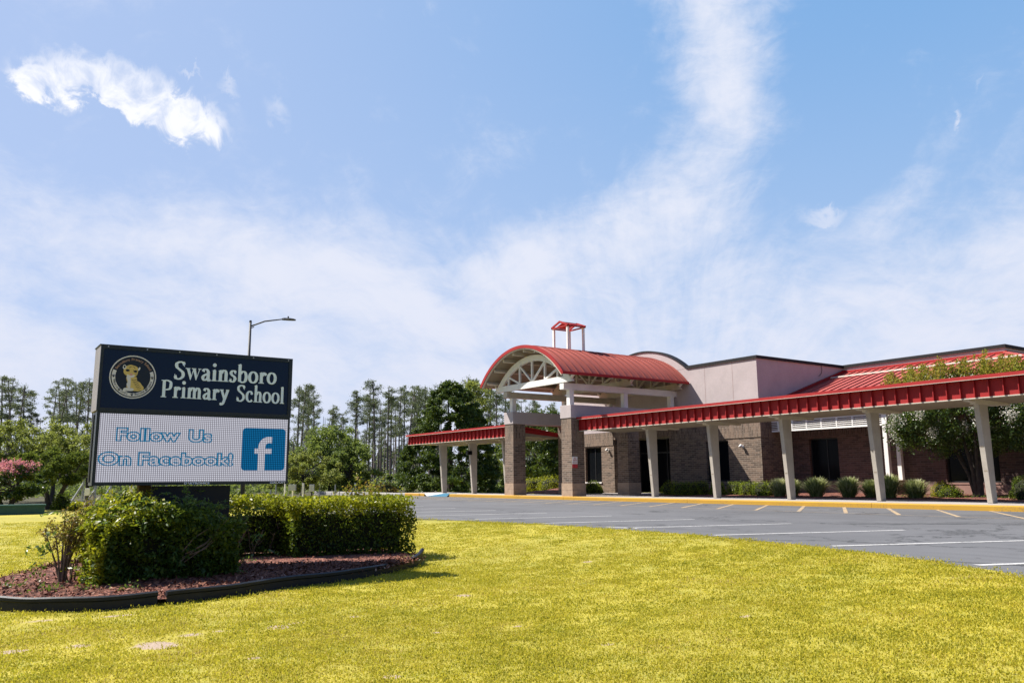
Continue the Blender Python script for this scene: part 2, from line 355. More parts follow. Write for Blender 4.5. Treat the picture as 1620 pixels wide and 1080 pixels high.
def leafmesh(name, P, size, m, parent=None, aspect=.5, up=.0, tint=None, sizevar=.35, r=None, **kw):
    """one four-cornered leaf per point, each turned its own way; random 'tint' per leaf"""
    r = r or rng; P = np.asarray(P, float); n = len(P)
    o_ = ORG.get(parent.name, np.zeros(3)) if parent else np.zeros(3)
    a = r.normal(size=(n, 3)); a[:, 2] = a[:, 2]*(1-up*.6); a /= np.linalg.norm(a, axis=1)[:, None]
    b = r.normal(size=(n, 3)); nrm = np.cross(a, b); nrm[:, 2] += np.sign(nrm[:, 2]+1e-6)*up*1.5; b = np.cross(nrm, a); b /= np.linalg.norm(b, axis=1)[:, None]
    s = (size*(1+sizevar*r.uniform(-1, 1, n)))[:, None] if np.isscalar(size) else (size*(1+sizevar*r.uniform(-1, 1, n)))[:, None]
    V = np.empty((n, 4, 3)); V[:, 0] = P-a*s/2; V[:, 1] = P+b*s*aspect/2; V[:, 2] = P+a*s/2; V[:, 3] = P-b*s*aspect/2
    V = (V-o_).reshape(-1, 3)
    me = bpy.data.meshes.new(name); me.vertices.add(4*n); me.vertices.foreach_set('co', V.ravel())
    me.loops.add(4*n); me.loops.foreach_set('vertex_index', np.arange(4*n, dtype=np.int32))
    me.polygons.add(n); me.polygons.foreach_set('loop_start', np.arange(0, 4*n, 4, dtype=np.int32)); me.polygons.foreach_set('loop_total', np.full(n, 4, np.int32))
    me.update(calc_edges=True)
    at_ = me.attributes.new('tint', 'FLOAT', 'FACE'); at_.data.foreach_set('value', (r.random(n) if tint is None else tint).astype(np.float32))
    me.materials.append(m); o = bpy.data.objects.new(name, me); COL.objects.link(o)
    if parent: o.parent = parent; ORG[o.name] = o_
    return setp(o, **kw)

# ------------------------------------------------------------------ ground
EDGE = [(60, -30), (6, 2.0), (0, 5.6), (-3.77, 8.45), (-5.8, 9.45), (-8.12, 9.95), (-11.04, 10.15), (-14.78, 9.95), (-17.36, 9.33), (-21, 8.9), (-26, 9.2), (-32, 10.6), (-38, 13.4), (-42, 16.5), (-45, 20), (-46.0, 22.36)]
EP = np.array(EDGE, float)
def edge_dist(x, y):
    q = np.array([x, y]); best = 1e9
    for a, b in zip(EP[:-1], EP[1:]):
        d = b-a; tt = min(1, max(0, (q-a)@d/(d@d))); best = min(best, np.linalg.norm(q-a-d*tt))
    return best
def edge_y(x):
    xs = EP[:, 0][::-1]; ys = EP[:, 1][::-1]; return float(np.interp(x, xs, ys))
def inside_lot(x, y): return y > edge_y(x) and -46 < x < 60
def gz(x, y):
    """height of the lawn"""
    if y >= 22.3 and x > -46: return -.06
    if inside_lot(x, y): return -.10
    d = edge_dist(x, y); s = min(1, d/4.2); s = s*s*(3-2*s)
    return .0-.32*s
def ground():
    xs = sorted(set([-900, -500, -300, -200, -150, -120, -100, -80, -70]+[round(v, 2) for v in np.arange(-64, 8.01, 1.0)]+[round(v, 2) for v in np.arange(-16, 0.01, .5)]+[14, 25, 45, 80, 150, 300, 900]))
    ys = sorted(set([-900, -400, -200, -100, -50, -30, -20, -14]+[round(v, 2) for v in np.arange(-10, 22.01, .5)]+[23, 26, 32, 40, 55, 80, 120, 200, 400, 900]))
    v = [(x, y, gz(x, y)) for y in ys for x in xs]; nx = len(xs)
    f = [(j*nx+i, j*nx+i+1, (j+1)*nx+i+1, (j+1)*nx+i) for j in range(len(ys)-1) for i in range(nx-1)]
    MB().add(v, f).build('lawn_ground', m_lawn, smooth=True, kind='structure')
ground()
def lot():
    # asphalt sheet with a ragged near edge, 2.5 cm thick lip down to the soil
    pts = []
    for a, b in zip(EP[1:-1], EP[2:]):
        n = max(2, int(np.linalg.norm(b-a)/.4))
        for i in range(n):
            p = a+(b-a)*i/n; pts.append(p)
    pts.append(EP[-1])
    # Chaikin smoothing
    q = np.array(pts)
    for _ in range(30): q[1:-1] = (q[:-2]+2*q[1:-1]+q[2:])/4
    q = q+rng.normal(scale=.02, size=q.shape)
    mb = MB(); v = []; f = []
    for i, (x, y) in enumerate(q): v += [(x, y, 0), (x, 22.36, 0), (x, y, -.2)]
    for i in range(len(q)-1): f += [(3*i, 3*i+1, 3*i+4, 3*i+3), (3*i, 3*i+3, 3*i+5, 3*i+2)]
    mb.add(v, f); mb.add([(6, 2, 0), (6, 22.36, 0), (60, 22.36, 0), (60, -30, 0)], [(0, 1, 2, 3)])
    mb.build('parking_lot', m_asph, kind='structure'); return q
LOTEDGE = lot()
def stripe(a, b, w, z=.004):
    a = np.array(a[:2], float); b = np.array(b[:2], float); d = (b-a)/np.linalg.norm(b-a); n = np.array([-d[1], d[0]])*w/2
    return [(*(a-n), z), (*(b-n), z), (*(b+n), z), (*(a+n), z)]
mbl = MB()
st = [((-4.35, 8.75), (-3.0, 12.1)), ((-6.67, 9.72), (-5.35, 13.0)), ((-9.07, 10.15), (-7.85, 13.5)), ((-11.4, 10.35), (-10.35, 13.8)), ((-13.75, 10.25), (-12.8, 13.7)), ((-16.2, 10.1), (-15.3, 13.5)), ((-18.7, 9.9), (-17.8, 13.4)), ((-21.2, 9.9), (-20.3, 13.4)), ((-23.7, 10.), (-22.8, 13.5)), ((-26.2, 10.2), (-25.3, 13.7)), ((-28.7, 10.6), (-27.8, 14.)), ((-31.2, 11), (-30.3, 14.5))]
for a, b in st: mbl.add(stripe(a, b, .11), [(0, 1, 2, 3)])
a0 = on(568/1.653+640, 740+166/1.653, 2, 0); mbl.add(stripe((-11.9, 10.35), (-11.2, 10.5), .10), [(0, 1, 2, 3)])
mbl.build('stall_lines', m_line, kind='structure')
mby = MB()
for k in range(22):
    x = -10.62-1.40*k*1.0+(1.4 if k == 99 else 0)
    mby.add(stripe((x, 22.33), (x+2.45, 18.7), .10), [(0, 1, 2, 3)])
for k in range(1, 9): mby.add(stripe((-10.62+1.4*k, 22.33), (-10.62+1.4*k+2.45, 18.7), .10), [(0, 1, 2, 3)])
mby.build('yellow_hatch_lines', m_yline, kind='structure')
mbf = MB(); mbf.add(stripe((-42, 18.72), (8, 18.45), .05, .008), [(0, 1, 2, 3)]); mbf.build('aisle_line', m_yline, kind='structure')
def wood_floor():
    v = []; f = []; n = 60
    for i in range(n+1):
        px = -400+1400*i/n; d0 = 44.5+1.2*math.sin(i*.9)+.8*math.sin(i*2.3)+(0 if px < 560 else 9 if px < 640 else 24)
        a = at(px, 780, d0); b = at(px, 780, 420); v += [(a[0], a[1], -.315+.27*(px > 540)), (b[0], b[1], -.2)]
    for i in range(n): f.append((2*i, 2*i+1, 2*i+3, 2*i+2))
    MB().add(v, f).build('woodland_floor', mat('leaf_litter_ground', painted((.060, .055, .026), 1., .35, .5)), kind='structure')
wood_floor()
# kerb, walk, planting beds
def kerb():
    y = MB(); prof = [(22.36, -.1), (22.36, .12), (22.385, .15), (22.52, .15), (22.52, -.1)]
    segs = [(-38.4, -28.5), (-28.49, -21.2), (-21.19, -13.95), (-13.94, -6.0), (-5.99, 14), (-43.6, -41.2)]
    for a, b in segs: y.prism(prof, 0, a, b)
    y.build('yellow_curb', m_ycurb, kind='structure')
    g = MB(); g.prism(prof, 0, -58, -43.61)
    g.prism([(12.0, -.1), (12., .1), (12.12, .12), (12.12, -.1)], 0, -58.5, -58.4); g.build('grey_curb', m_kerb, kind='structure')
    MB().add([(-40.9, 22.36, .005), (-38.7, 22.36, .005), (-39.1, 23.3, .157), (-40.5, 23.3, .157)], [(0, 1, 2, 3)]).build('ramp', m_blue, kind='structure')
    MB().add([(-41.2, 22.36, .15), (-40.9, 22.36, .006), (-40.5, 23.3, .158), (-41.2, 23.3, .158)], [(0, 1, 2, 3)]).add([(-38.7, 22.36, .006), (-38.4, 22.36, .15), (-38.4, 23.3, .158), (-39.1, 23.3, .158)], [(0, 1, 2, 3)]).build('ramp_flare', m_white, kind='structure')
kerb()
w = MB()
for a, b in ((-44.5, -41.2), (-38.4, -34), (-34, -29), (-29, -24), (-24, -19), (-19, -14), (-14, -9), (-9, -4), (-4, 12)):
    w.box(a+.006, b-.006, 22.523, 25.3, -.1, .15)
w.box(-41.194, -38.406, 23.3, 25.3, -.1, .15); w.box(-33.9, -27.2, 25.306, 29.0, -.1, .15); w.box(-32.8, -28.8, 29.0, 31.2, -.1, .151)
w.build('sidewalk', m_walk, kind='structure')
w = MB()
w.box(-41.19, -38.41, 22.4, 23.3, -.1, -.0); w.build('ramp_base', m_walk, kind='structure')
def bed(x0, x1, y0, y1, z0, z1, name='mulch_bed'):
    nx = int((x1-x0)/.35)+2; ny = int((y1-y0)/.35)+2; v = []; f = []
    for j in range(ny):
        for i in range(nx):
            x = x0+(x1-x0)*i/(nx-1); y = y0+(y1-y0)*j/(ny-1); t_ = j/(ny-1)
            v.append((x, y, z0+(z1-z0)*t_+rng.uniform(-.015, .02)))
    for j in range(ny-1):
        for i in range(nx-1): a = j*nx+i; f.append((a, a+1, a+nx+1, a+nx))
    return MB().add(v, f)
bed(-27.15, 2, 25.32, 31.2, .145, .24).build('mulch_bed', m_mulch, kind='structure')
bed(-37, -33.95, 25.8, 29.35, .15, .42).build('mulch_bed', m_mulch, kind='structure')
MB().box(-36.9, -33.0, 26.9, 27.0, .1, .22).build('bed_border', m_kerb, kind='structure')

# ------------------------------------------------------------------ school building
XB0, XB1, YB = -36.3, -23.26, 29.3
bld = thing('school_building', 'low brown brick school building with mauve stucco upper walls and red metal wing roof', 'building', (-24, YB, .15))
def wall_y(mb, y0, y1, x0, x1, z0, z1, holes):
    """wall along x between planes y0,y1 with rectangular holes (x0,x1,z0,z1)"""
    xs = sorted({x0, x1, *[h[0] for h in holes], *[h[1] for h in holes]}); 
    for a, b in zip(xs[:-1], xs[1:]):
        hs = [h for h in holes if h[0] <= a+1e-6 and h[1] >= b-1e-6]
        if not hs: mb.box(a, b, y0, y1, z0, z1)
        else:
            h = hs[0]
            if h[2] > z0: mb.box(a, b, y0, y1, z0, h[2])
            if h[3] < z1: mb.box(a, b, y0, y1, h[3], z1)
def window(x0, x1, y, z0, z1, parent, mull=(), sill=None, dep=.14):
    f = MB(); t_ = .05
    f.box(x0, x1, y+dep, y+dep+.05, z0, z0+t_); f.box(x0, x1, y+dep, y+dep+.05, z1-t_, z1)
    xs = [x0]+[x0+(x1-x0)*m for m in mull]+[x1-t_]
    for a in xs: f.box(a, a+t_, y+dep-.002, y+dep+.052, z0+t_, z1-t_)
    wf = f.build('window', m_black, parent)
    MB().box(x0+.02, x1-.02, y+dep+.02, y+dep+.03, z0+.02, z1-.02).build('glass_pane', m_glass, wf)
    if sill: MB().box(x0-.02, x1+.02, y-.05, y+dep, z0-.07, z0-.003).build('sill', sill, wf)
    return wf
W1 = (-26.45, -25.1, .74, 2.58); W0 = (-35.3, -33.93, .72, 2.6); DR = (-32.9, -28.8, .1, 2.95)
mb = MB(); wall_y(mb, YB, YB+.3, XB0, XB1-.3, .1, 3.36, [W1, W0, DR])
mb.box(XB1-.3, XB1, YB, 31.2, .1, 3.36); mb.box(XB0, XB0+.3, YB+.3, 42, .1, 3.36)
mb.box(-33.2, -32.9, YB+.3, 31.3, .1, 3.3); mb.box(-28.8, -28.5, YB+.3, 31.3, .1, 3.3)
mb.build('brick_wall', m_brick, bld)
mb = MB(); mb.box(-27.25, XB1+.02, YB-.025, YB, .1, .5); mb.box(XB1, XB1+.02, YB, 31.2, .1, .5); mb.build('block_base', m_base, bld)
MB().box(-28.47, XB1+.03, YB-.03, YB, 2.66, 3.36).box(XB1, XB1+.03, YB, 31.2, 2.66, 3.36).build('soldier_course', m_brick, bld)
MB().box(XB0, -32.93, YB-.03, YB, 2.66, 3.36).build('soldier_course', m_brick, bld)
window(W1[0], W1[1], YB, W1[2], W1[3], bld); window(W0[0], W0[1], YB, W0[2], W0[3], bld, (.5,), m_white)
# entrance doors
f = MB()
for a in np.linspace(-32.9, -28.85, 5): f.box(a, a+.06, 31.2, 31.27, .152, 2.95)
f.box(-32.9, -28.8, 31.19, 31.28, 2.2, 2.28); ef = f.build('entrance_door', m_black, bld)
MB().box(-32.9, -28.8, 31.23, 31.245, .16, 2.95).build('glass_pane', m_glass, ef)
MB().box(-33.2, -28.5, YB+.3, 31.4, 3.0, 3.1).build('entrance_ceiling', m_soffit, bld)
# stucco upper box
mb = MB(); mb.box(XB0-.02, XB1+.02, YB-.04, YB+.26, 3.36, 6.14); mb.box(XB1-.28, XB1+.02, YB+.26, 36.2, 3.36, 6.14); mb.box(XB0-.02, XB0+.28, YB+.26, 36.2, 3.36, 6.14)
mb.box(XB0+.28, XB1-.28, YB+.26, 36.2, 5.9, 5.95)
mb.build('stucco_wall', m_stucco, bld)
for px_ in (1116, 1160):
    xj = float(on(px_, 620, 1, YB-.04)[0]); MB().box(xj-.006, xj+.006, YB-.043, YB-.04, 3.37, 6.13).build('control_joint', m_base, bld)
def arc(xc, hw, z0, rise, n=32):
    r_ = (hw*hw+rise*rise)/(2*rise); zc = z0+rise-r_; a = math.asin(min(1, hw/r_))
    return [(xc+r_*math.sin(t_), zc+r_*math.cos(t_)) for t_ in np.linspace(-a, a, n)]
pa = arc(-30.6, 3.16, 6.15, 1.17)
MB().prism(pa[::-1], 1, YB-.04, YB+.22).build('arched_parapet', m_stucco, bld)
pb = arc(-30.6, 3.21, 6.17, 1.195)
capa = MB()
for (x0, z0), (x1, z1), (x2, z2), (x3, z3) in zip(pa[:-1], pa[1:], pb[:-1], pb[1:]):
    capa.hexa([(x0, YB-.09, z0+.002), (x1, YB-.09, z1+.002), (x1, YB+.28, z1+.002), (x0, YB+.28, z0+.002)], [(x2, YB-.09, z2+.03), (x3, YB-.09, z3+.03), (x3, YB+.28, z3+.03), (x2, YB+.28, z2+.03)])
capa.box(-27.4, XB1+.09, YB-.1, YB+.3, 6.14, 6.27); capa.box(XB1-.32, XB1+.09, YB+.3, 36.2, 6.14, 6.27); capa.box(XB0-.09, -33.8, YB-.1, YB+.3, 6.14, 6.27)
capa.build('parapet_coping', m_cap, bld)
MB().tube([(-23.23, 34.0, 6.15), (-23.2, 34.0, 5.95), (-23.2, 33.93, 5.75), (-23.22, 33.75, 5.62)], .012, 5).build('hanging_cable', m_black, bld)
# right wing: brick wall, windows, base
YW = 31.2; XE = -9.3
W2 = (-22.2, -20.78, .74, 2.56); W3 = (-16.28, -14.35, .66, 2.5); W4 = (-12.0, -10.6, .66, 2.5)
mb = MB(); wall_y(mb, YW, YW+.3, XB1, XE, .1, 3.9, [W2, W3, W4]); mb.box(XE-.3, XE, YW+.3, 42, .1, 3.9)
bw = mb.build('wing_brick_wall', m_brickr, bld)
window(W2[0], W2[1], YW, W2[2], W2[3], bld, (.55,)); window(*W3[:2], YW, *W3[2:], bld, (.5,), m_base); window(*W4[:2], YW, *W4[2:], bld, (.5,), m_base)
mb = MB(); mb.box(XB1+.02, XE, YW-.03, YW, .1, .585); mb.build('block_base', m_base, bld)
# louvre screen and its posts on a low plinth
lv = MB(); L0, L1, YL = -23.2, -18.0, 30.0
lv.box(L0, L1, YL, YL+.06, 3.30, 3.385); lv.box(L0, L1, YL, YL+.06, 2.87, 2.95)
for k in range(4): lv.prism([(YL+.005, 2.99+k*.078), (YL+.05, 3.0+k*.078), (YL+.05, 3.03+k*.078), (YL+.005, 3.02+k*.078)], 0, L0, L1)
for k in range(8): lv.box(L0+.32+k*.72, L0+.37+k*.72, YL-.004, YL+.064, 2.95, 3.30)
lv.box(L1-.06, L1, YL+.06, YL+1.2, 2.87, 2.95); lv.box(L1-.06, L1, YL+.06, YL+1.2, 3.30, 3.385)
lv.build('louvre_screen', m_white, bld)
for y0 in (30.0, 30.86): bevel(MB().box(-18.0+.0, -17.83, y0, y0+.17, .76, 3.9).build('porch_post', m_white, bld), .01)
MB().box(-18.15, -17.5, 29.85, 31.15, .1, .76).build('porch_plinth', m_block, bld)
# metal roof of the wing: slope rising to the set-back parapet, hipped at the right end
ZE, ZT, YE, YT, XH = 3.97, 5.90, 29.7, 35.75, -15.75
XR = XH+6.05
r = MB(); r.add([(XB1, YE, ZE), (XR, YE, ZE), (XH, YT, ZT), (XB1, YT, ZT), (XR, YT+10, ZE), (XH, YT+10, ZT)], [(0, 1, 2, 3), (1, 4, 5, 2)])
r.add([(XB1, YE, ZE-.06), (XR, YE, ZE-.06), (XH, YT, ZT-.06), (XB1, YT, ZT-.06), (XR, YT+10, ZE-.06), (XH, YT+10, ZT-.06)], [(3, 2, 1, 0), (2, 5, 4, 1)])
r.box(XB1, XR, YE-.02, YE+.0, ZE-.22, ZE+.01); r.box(XR, XR+.02, YE, YT+10, ZE-.22, ZE+.01)
wr = r.build('metal_wing_roof', m_roofw, bld)
s_ = MB(); sl_ = (ZT-ZE)/(YT-YE)
for x in np.arange(XB1+.3, XR, .40):
    yt = YT if x <= XH else YT-(x-XH)
    if yt-YE < .3: continue
    s_.hexa([(x, YE, ZE), (x+.03, YE, ZE), (x+.03, yt, ZE+(yt-YE)*sl_), (x, yt, ZE+(yt-YE)*sl_)], [(x, YE, ZE+.05), (x+.03, YE, ZE+.05), (x+.03, yt, ZE+(yt-YE)*sl_+.05), (x, yt, ZE+(yt-YE)*sl_+.05)])
for y in np.arange(YE+.5, YT+9, .40):
    xt = max(XH, XR-(y-YE)) if y < YT else XH
    s_.hexa([(xt, y, ZE+(XR-xt)*sl_), (XR, y, ZE), (XR, y+.03, ZE), (xt, y+.03, ZE+(XR-xt)*sl_)], [(xt, y, ZE+(XR-xt)*sl_+.05), (XR, y, ZE+.05), (XR, y+.03, ZE+.05), (xt, y+.03, ZE+(XR-xt)*sl_+.05)])
s_.beam((XR, YE, ZE+.05), (XH, YT, ZT+.05), .16, .06)
s_.build('roof_seam', m_roofw, wr, kind='stuff')
s_ = MB(); s_.hexa([(XB1+.025, YE, ZE-.1), (XB1+.16, YE, ZE-.1), (XB1+.16, YT, ZT-.1), (XB1+.025, YT, ZT-.1)], [(XB1+.025, YE, ZE+.14), (XB1+.16, YE, ZE+.14), (XB1+.16, YT, ZT+.14), (XB1+.025, YT, ZT+.14)])
s_.box(XB1+.16, XH+.1, YT-.08, YT, ZT-.02, ZT+.10); s_.box(XH, XH+.1, YT, YT+10, ZT-.02, ZT+.10)
s_.build('roof_flashing', m_red, wr)
yl = YT-1.3; zl_ = ZE+(yl-YE)*sl_; MB().hexa([(XB1+.17, yl, zl_+.052), (XH+1.2, yl, zl_+.052), (XH+1.1, yl+.10, zl_+.085), (XB1+.17, yl+.10, zl_+.085)], [(XB1+.17, yl, zl_+.09), (XH+1.2, yl, zl_+.09), (XH+1.1, yl+.10, zl_+.13), (XB1+.17, yl+.10, zl_+.13)]).build('roof_ledge', m_trim, wr)
mb = MB(); mb.box(XB1+.03, XH, YT, YT+.25, 5.6, 6.15); mb.box(XH-.25, XH, YT+.25, YT+10, 5.6, 6.15); mb.build('upper_stucco_wall', m_stucco, bld)
mb = MB(); mb.box(XB1+.1, XH+.06, YT-.07, YT+.28, 6.15, 6.28); mb.box(XH-.28, XH+.06, YT+.28, YT+10, 6.15, 6.28); mb.build('upper_coping', m_cap, bld)
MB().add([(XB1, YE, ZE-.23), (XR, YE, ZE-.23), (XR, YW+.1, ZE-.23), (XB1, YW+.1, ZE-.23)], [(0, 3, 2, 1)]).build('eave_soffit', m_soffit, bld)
# little wall fittings
def wall_lamp(x, y, z, label):
    t_ = thing('wall_light', label, 'light', (x, y, z)); b = MB().box(x-.06, x+.06, y-.03, y, z-.06, z+.06).build('back_plate', m_white, t_)
    h = MB().tube([(x, y-.03, z), (x, y-.12, z+.04), (x, y-.17, z-.02)], [.04, .07, .085], 10).build('lamp_head', m_white, t_, smooth=True); return t_
q = on(963, 712, 1, YB); wall_lamp(q[0], YB, q[2], 'small white security light on the sunlit brick beside the leftmost window')
q = on(1175, 706, 1, YB); wall_lamp(q[0], YB, q[2], 'small white security light on the sunlit brick at the corner of the tall block')

# ------------------------------------------------------------------ entrance portico
por = thing('entrance_portico', 'entrance portico with barrel vaulted red metal roof on square brick piers', 'portico', (-30.58, 22.8, .15))
PX = (-32.45, -27.96); PYS = (22.45, 25.75)
for px in PX:
    for py in PYS:
        p = MB().box(px-.72, px, py, py+.72, .71, 3.55).build('brick_pier', m_brick, por)
        MB().box(px-.74, px+.02, py-.02, py+.74, .14, .42).box(px-.74, px+.02, py-.02, py+.74, .428, .71).build('block_base', m_block, p)
for px in PX:
    bevel(MB().box(px-.75, px+.03, 22.42, 29.26, 3.55, 4.13).build('cap_beam', m_stucco, por), .015)
    xc = px-.30
    for py in (22.66, 25.9, 28.95): bevel(MB().box(xc-.12, xc+.12, py-.12, py+.12, 4.13, 4.82).build('short_post', m_white, por), .01)
    bevel(MB().box(xc-.17, xc+.13, 22.2, 29.26, 4.82, 5.11).build('upper_beam', m_white if px > -30 else m_trim, por), .01)
XC, HW, ZV, RISE = -30.55, 3.25, 5.47, 1.53
Y0, Y1 = 21.5, 29.22
oa = arc(XC, HW, ZV, RISE, 41); ia = arc(XC, HW-.03, ZV-.06, RISE-.02, 41)
def shell(a, b, y0, y1):
    n = len(a); v = [(x, y0, z) for x, z in a]+[(x, y0, z) for x, z in b]+[(x, y1, z) for x, z in a]+[(x, y1, z) for x, z in b]; f = []
    for i in range(n-1):
        f += [(i, i+1, 2*n+i+1, 2*n+i), (n+i+1, n+i, 3*n+i, 3*n+i+1), (i, n+i, n+i+1, i+1), (2*n+i, 2*n+i+1, 3*n+i+1, 3*n+i)]
    f += [(0, 2*n, 3*n, n), (n-1, 2*n-1, 4*n-1, 3*n-1)]
    return MB().add(v, f)
vr = shell(oa, ia, Y0, Y1).build('barrel_roof', m_roof, por)
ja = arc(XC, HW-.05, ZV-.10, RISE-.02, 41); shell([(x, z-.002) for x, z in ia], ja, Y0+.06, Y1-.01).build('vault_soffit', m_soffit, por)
s_ = MB()
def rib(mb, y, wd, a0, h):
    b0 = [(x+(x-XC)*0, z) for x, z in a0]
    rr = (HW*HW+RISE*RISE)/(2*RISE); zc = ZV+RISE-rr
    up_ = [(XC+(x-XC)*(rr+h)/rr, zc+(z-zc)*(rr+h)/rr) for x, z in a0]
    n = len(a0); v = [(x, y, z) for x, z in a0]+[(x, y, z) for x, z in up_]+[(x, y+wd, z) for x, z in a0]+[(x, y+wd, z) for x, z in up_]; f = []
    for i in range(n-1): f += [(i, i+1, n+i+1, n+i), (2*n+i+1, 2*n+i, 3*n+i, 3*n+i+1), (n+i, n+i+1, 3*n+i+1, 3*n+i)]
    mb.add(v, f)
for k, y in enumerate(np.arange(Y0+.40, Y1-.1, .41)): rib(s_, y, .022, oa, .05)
s_.build('standing_seam', mat('shade_dark_seam_metal', painted((.20, .042, .034), .6, .1, 2.)), vr, kind='stuff')  # darker red on the seams stands in for their shaded sides
# red eave and front arch trim
tr = shell([(XC+(x-XC)*1.012, z+.035) for x, z in oa], [(XC+(x-XC)*.985, z-.11) for x, z in oa], Y0-.05, Y0-.001); tr.box(XC+HW-.02, XC+HW+.06, Y0-.05, Y1, ZV-.10, ZV+.015); tr.box(XC-HW-.06, XC-HW+.02, Y0-.05, Y1, ZV-.10, ZV+.015)
tr.build('red_edge_trim', m_red, por)
wt = shell([(XC+(x-XC)*.984, z-.112) for x, z in oa], [(XC+(x-XC)*.972, z-.16) for x, z in oa], Y0-.02, Y0+.05).build('arch_lining', m_trim, por)
rr = (HW*HW+RISE*RISE)/(2*RISE); zc = ZV+RISE-rr
pu = MB()
for a in (-45, -33, -21, -9, 3, 15, 27, 39):
    ca = R_(a*1.03); cx, cz = XC+(rr-.12)*math.sin(ca), zc+(rr-.12)*math.cos(ca); u = np.array([math.cos(ca), -math.sin(ca)])*.05; v_ = np.array([math.sin(ca), math.cos(ca)])
    c = np.array([cx, cz]); poly = [tuple(c-u), tuple(c+u), tuple(c+u-v_*.16), tuple(c-u-v_*.16)]
    pu.prism(poly, 1, Y0+.1, Y1-.02)
pu.build('roof_purlin', m_trim, por)
for y in (22.25, 25.75, 28.95):
    tt = MB()
    hw = 3.06; o1 = arc(XC, hw, 5.12, 1.52, 31); i1 = arc(XC, hw-.36, 5.12, 1.24, 31)
    sh = shell(o1, i1, y-.06, y+.06); tt.add(sh.v, sh.f)
    tt.hexa([(XC-3.0, y-.07, 5.12), (XC+3.0, y-.07, 5.12), (XC+3.0, y+.07, 5.12), (XC-3.0, y+.07, 5.12)], [(XC-2.8, y-.07, 5.40), (XC+2.8, y-.07, 5.40), (XC+2.8, y+.07, 5.40), (XC-2.8, y+.07, 5.40)])
    def ztop(x):
        r2 = (2.7**2+1.24**2)/(2.48); return 5.12+1.24-r2+math.sqrt(max(0, r2*r2-(x-XC)**2))
    xs = [-1.95, -1.0, 0, 1.0, 1.95]
    for dx in xs: tt.beam((XC+dx, y, 5.40), (XC+dx, y, ztop(XC+dx)+.06), .09, .09)
    for a, b in ((0, -1.0), (0, 1.0), (-1., -1.95), (1., 1.95)):
        tt.beam((XC+a+(.05 if b > a else -.05), y+.001, 5.42), (XC+b*.97, y+.001, ztop(XC+b)), .08, .08)
    tt.build('roof_truss', m_trim if y > 23 else m_white, por)
for px in PX:
    sgn = 1 if px > -30 else -1
    for y in (22.25, 25.75, 28.95):
        MB().beam((XC+sgn*2.75, y, 5.16), (XC+sgn*3.12, y, 5.46), .10, .10).build('eave_bracket', m_white, por)
# open lantern frame on the ridge
lx0, lx1, ly0, ly1 = -31.16, -29.98, 23.95, 25.02; zr = 6.75
for x in (lx0+.05, lx1-.05):
    for y in (ly0+.05, ly1-.05): MB().box(x-.05, x+.05, y-.05, y+.05, zr, 8.16).build('lantern_post', m_white, por)
lr = MB(); xm = (lx0+lx1)/2
for y in (ly0-.03, ly1-.04):
    lr.box(lx0-.06, lx1+.06, y, y+.07, 8.14, 8.20)
    lr.beam((lx0-.07, y+.035, 8.20), (xm, y+.035, 8.44), .07, .08); lr.beam((lx1+.07, y+.035, 8.20), (xm, y+.035, 8.44), .07, .08)
for x in (lx0-.06, lx1-.01): lr.box(x, x+.07, ly0-.03, ly1+.03, 8.142, 8.202)
lr.box(xm-.035, xm+.035, ly0, ly1, 8.38, 8.45)
lr.hexa([(lx0-.02, ly0+.2, 8.215), (xm-.04, ly0+.2, 8.40), (xm-.04, ly1-.12, 8.40), (lx0-.02, ly1-.12, 8.215)], [(lx0-.02, ly0+.2, 8.235), (xm-.04, ly0+.2, 8.42), (xm-.04, ly1-.12, 8.42), (lx0-.02, ly1-.12, 8.235)])
lr.hexa([(lx1+.02, ly0+.2, 8.215), (xm+.04, ly0+.2, 8.40), (xm+.04, ly1-.12, 8.40), (lx1+.02, ly1-.12, 8.215)], [(lx1+.02, ly0+.2, 8.235), (xm+.04, ly0+.2, 8.42), (xm+.04, ly1-.12, 8.42), (lx1+.02, ly1-.12, 8.235)])
lr.build('lantern_roof', m_red, por)

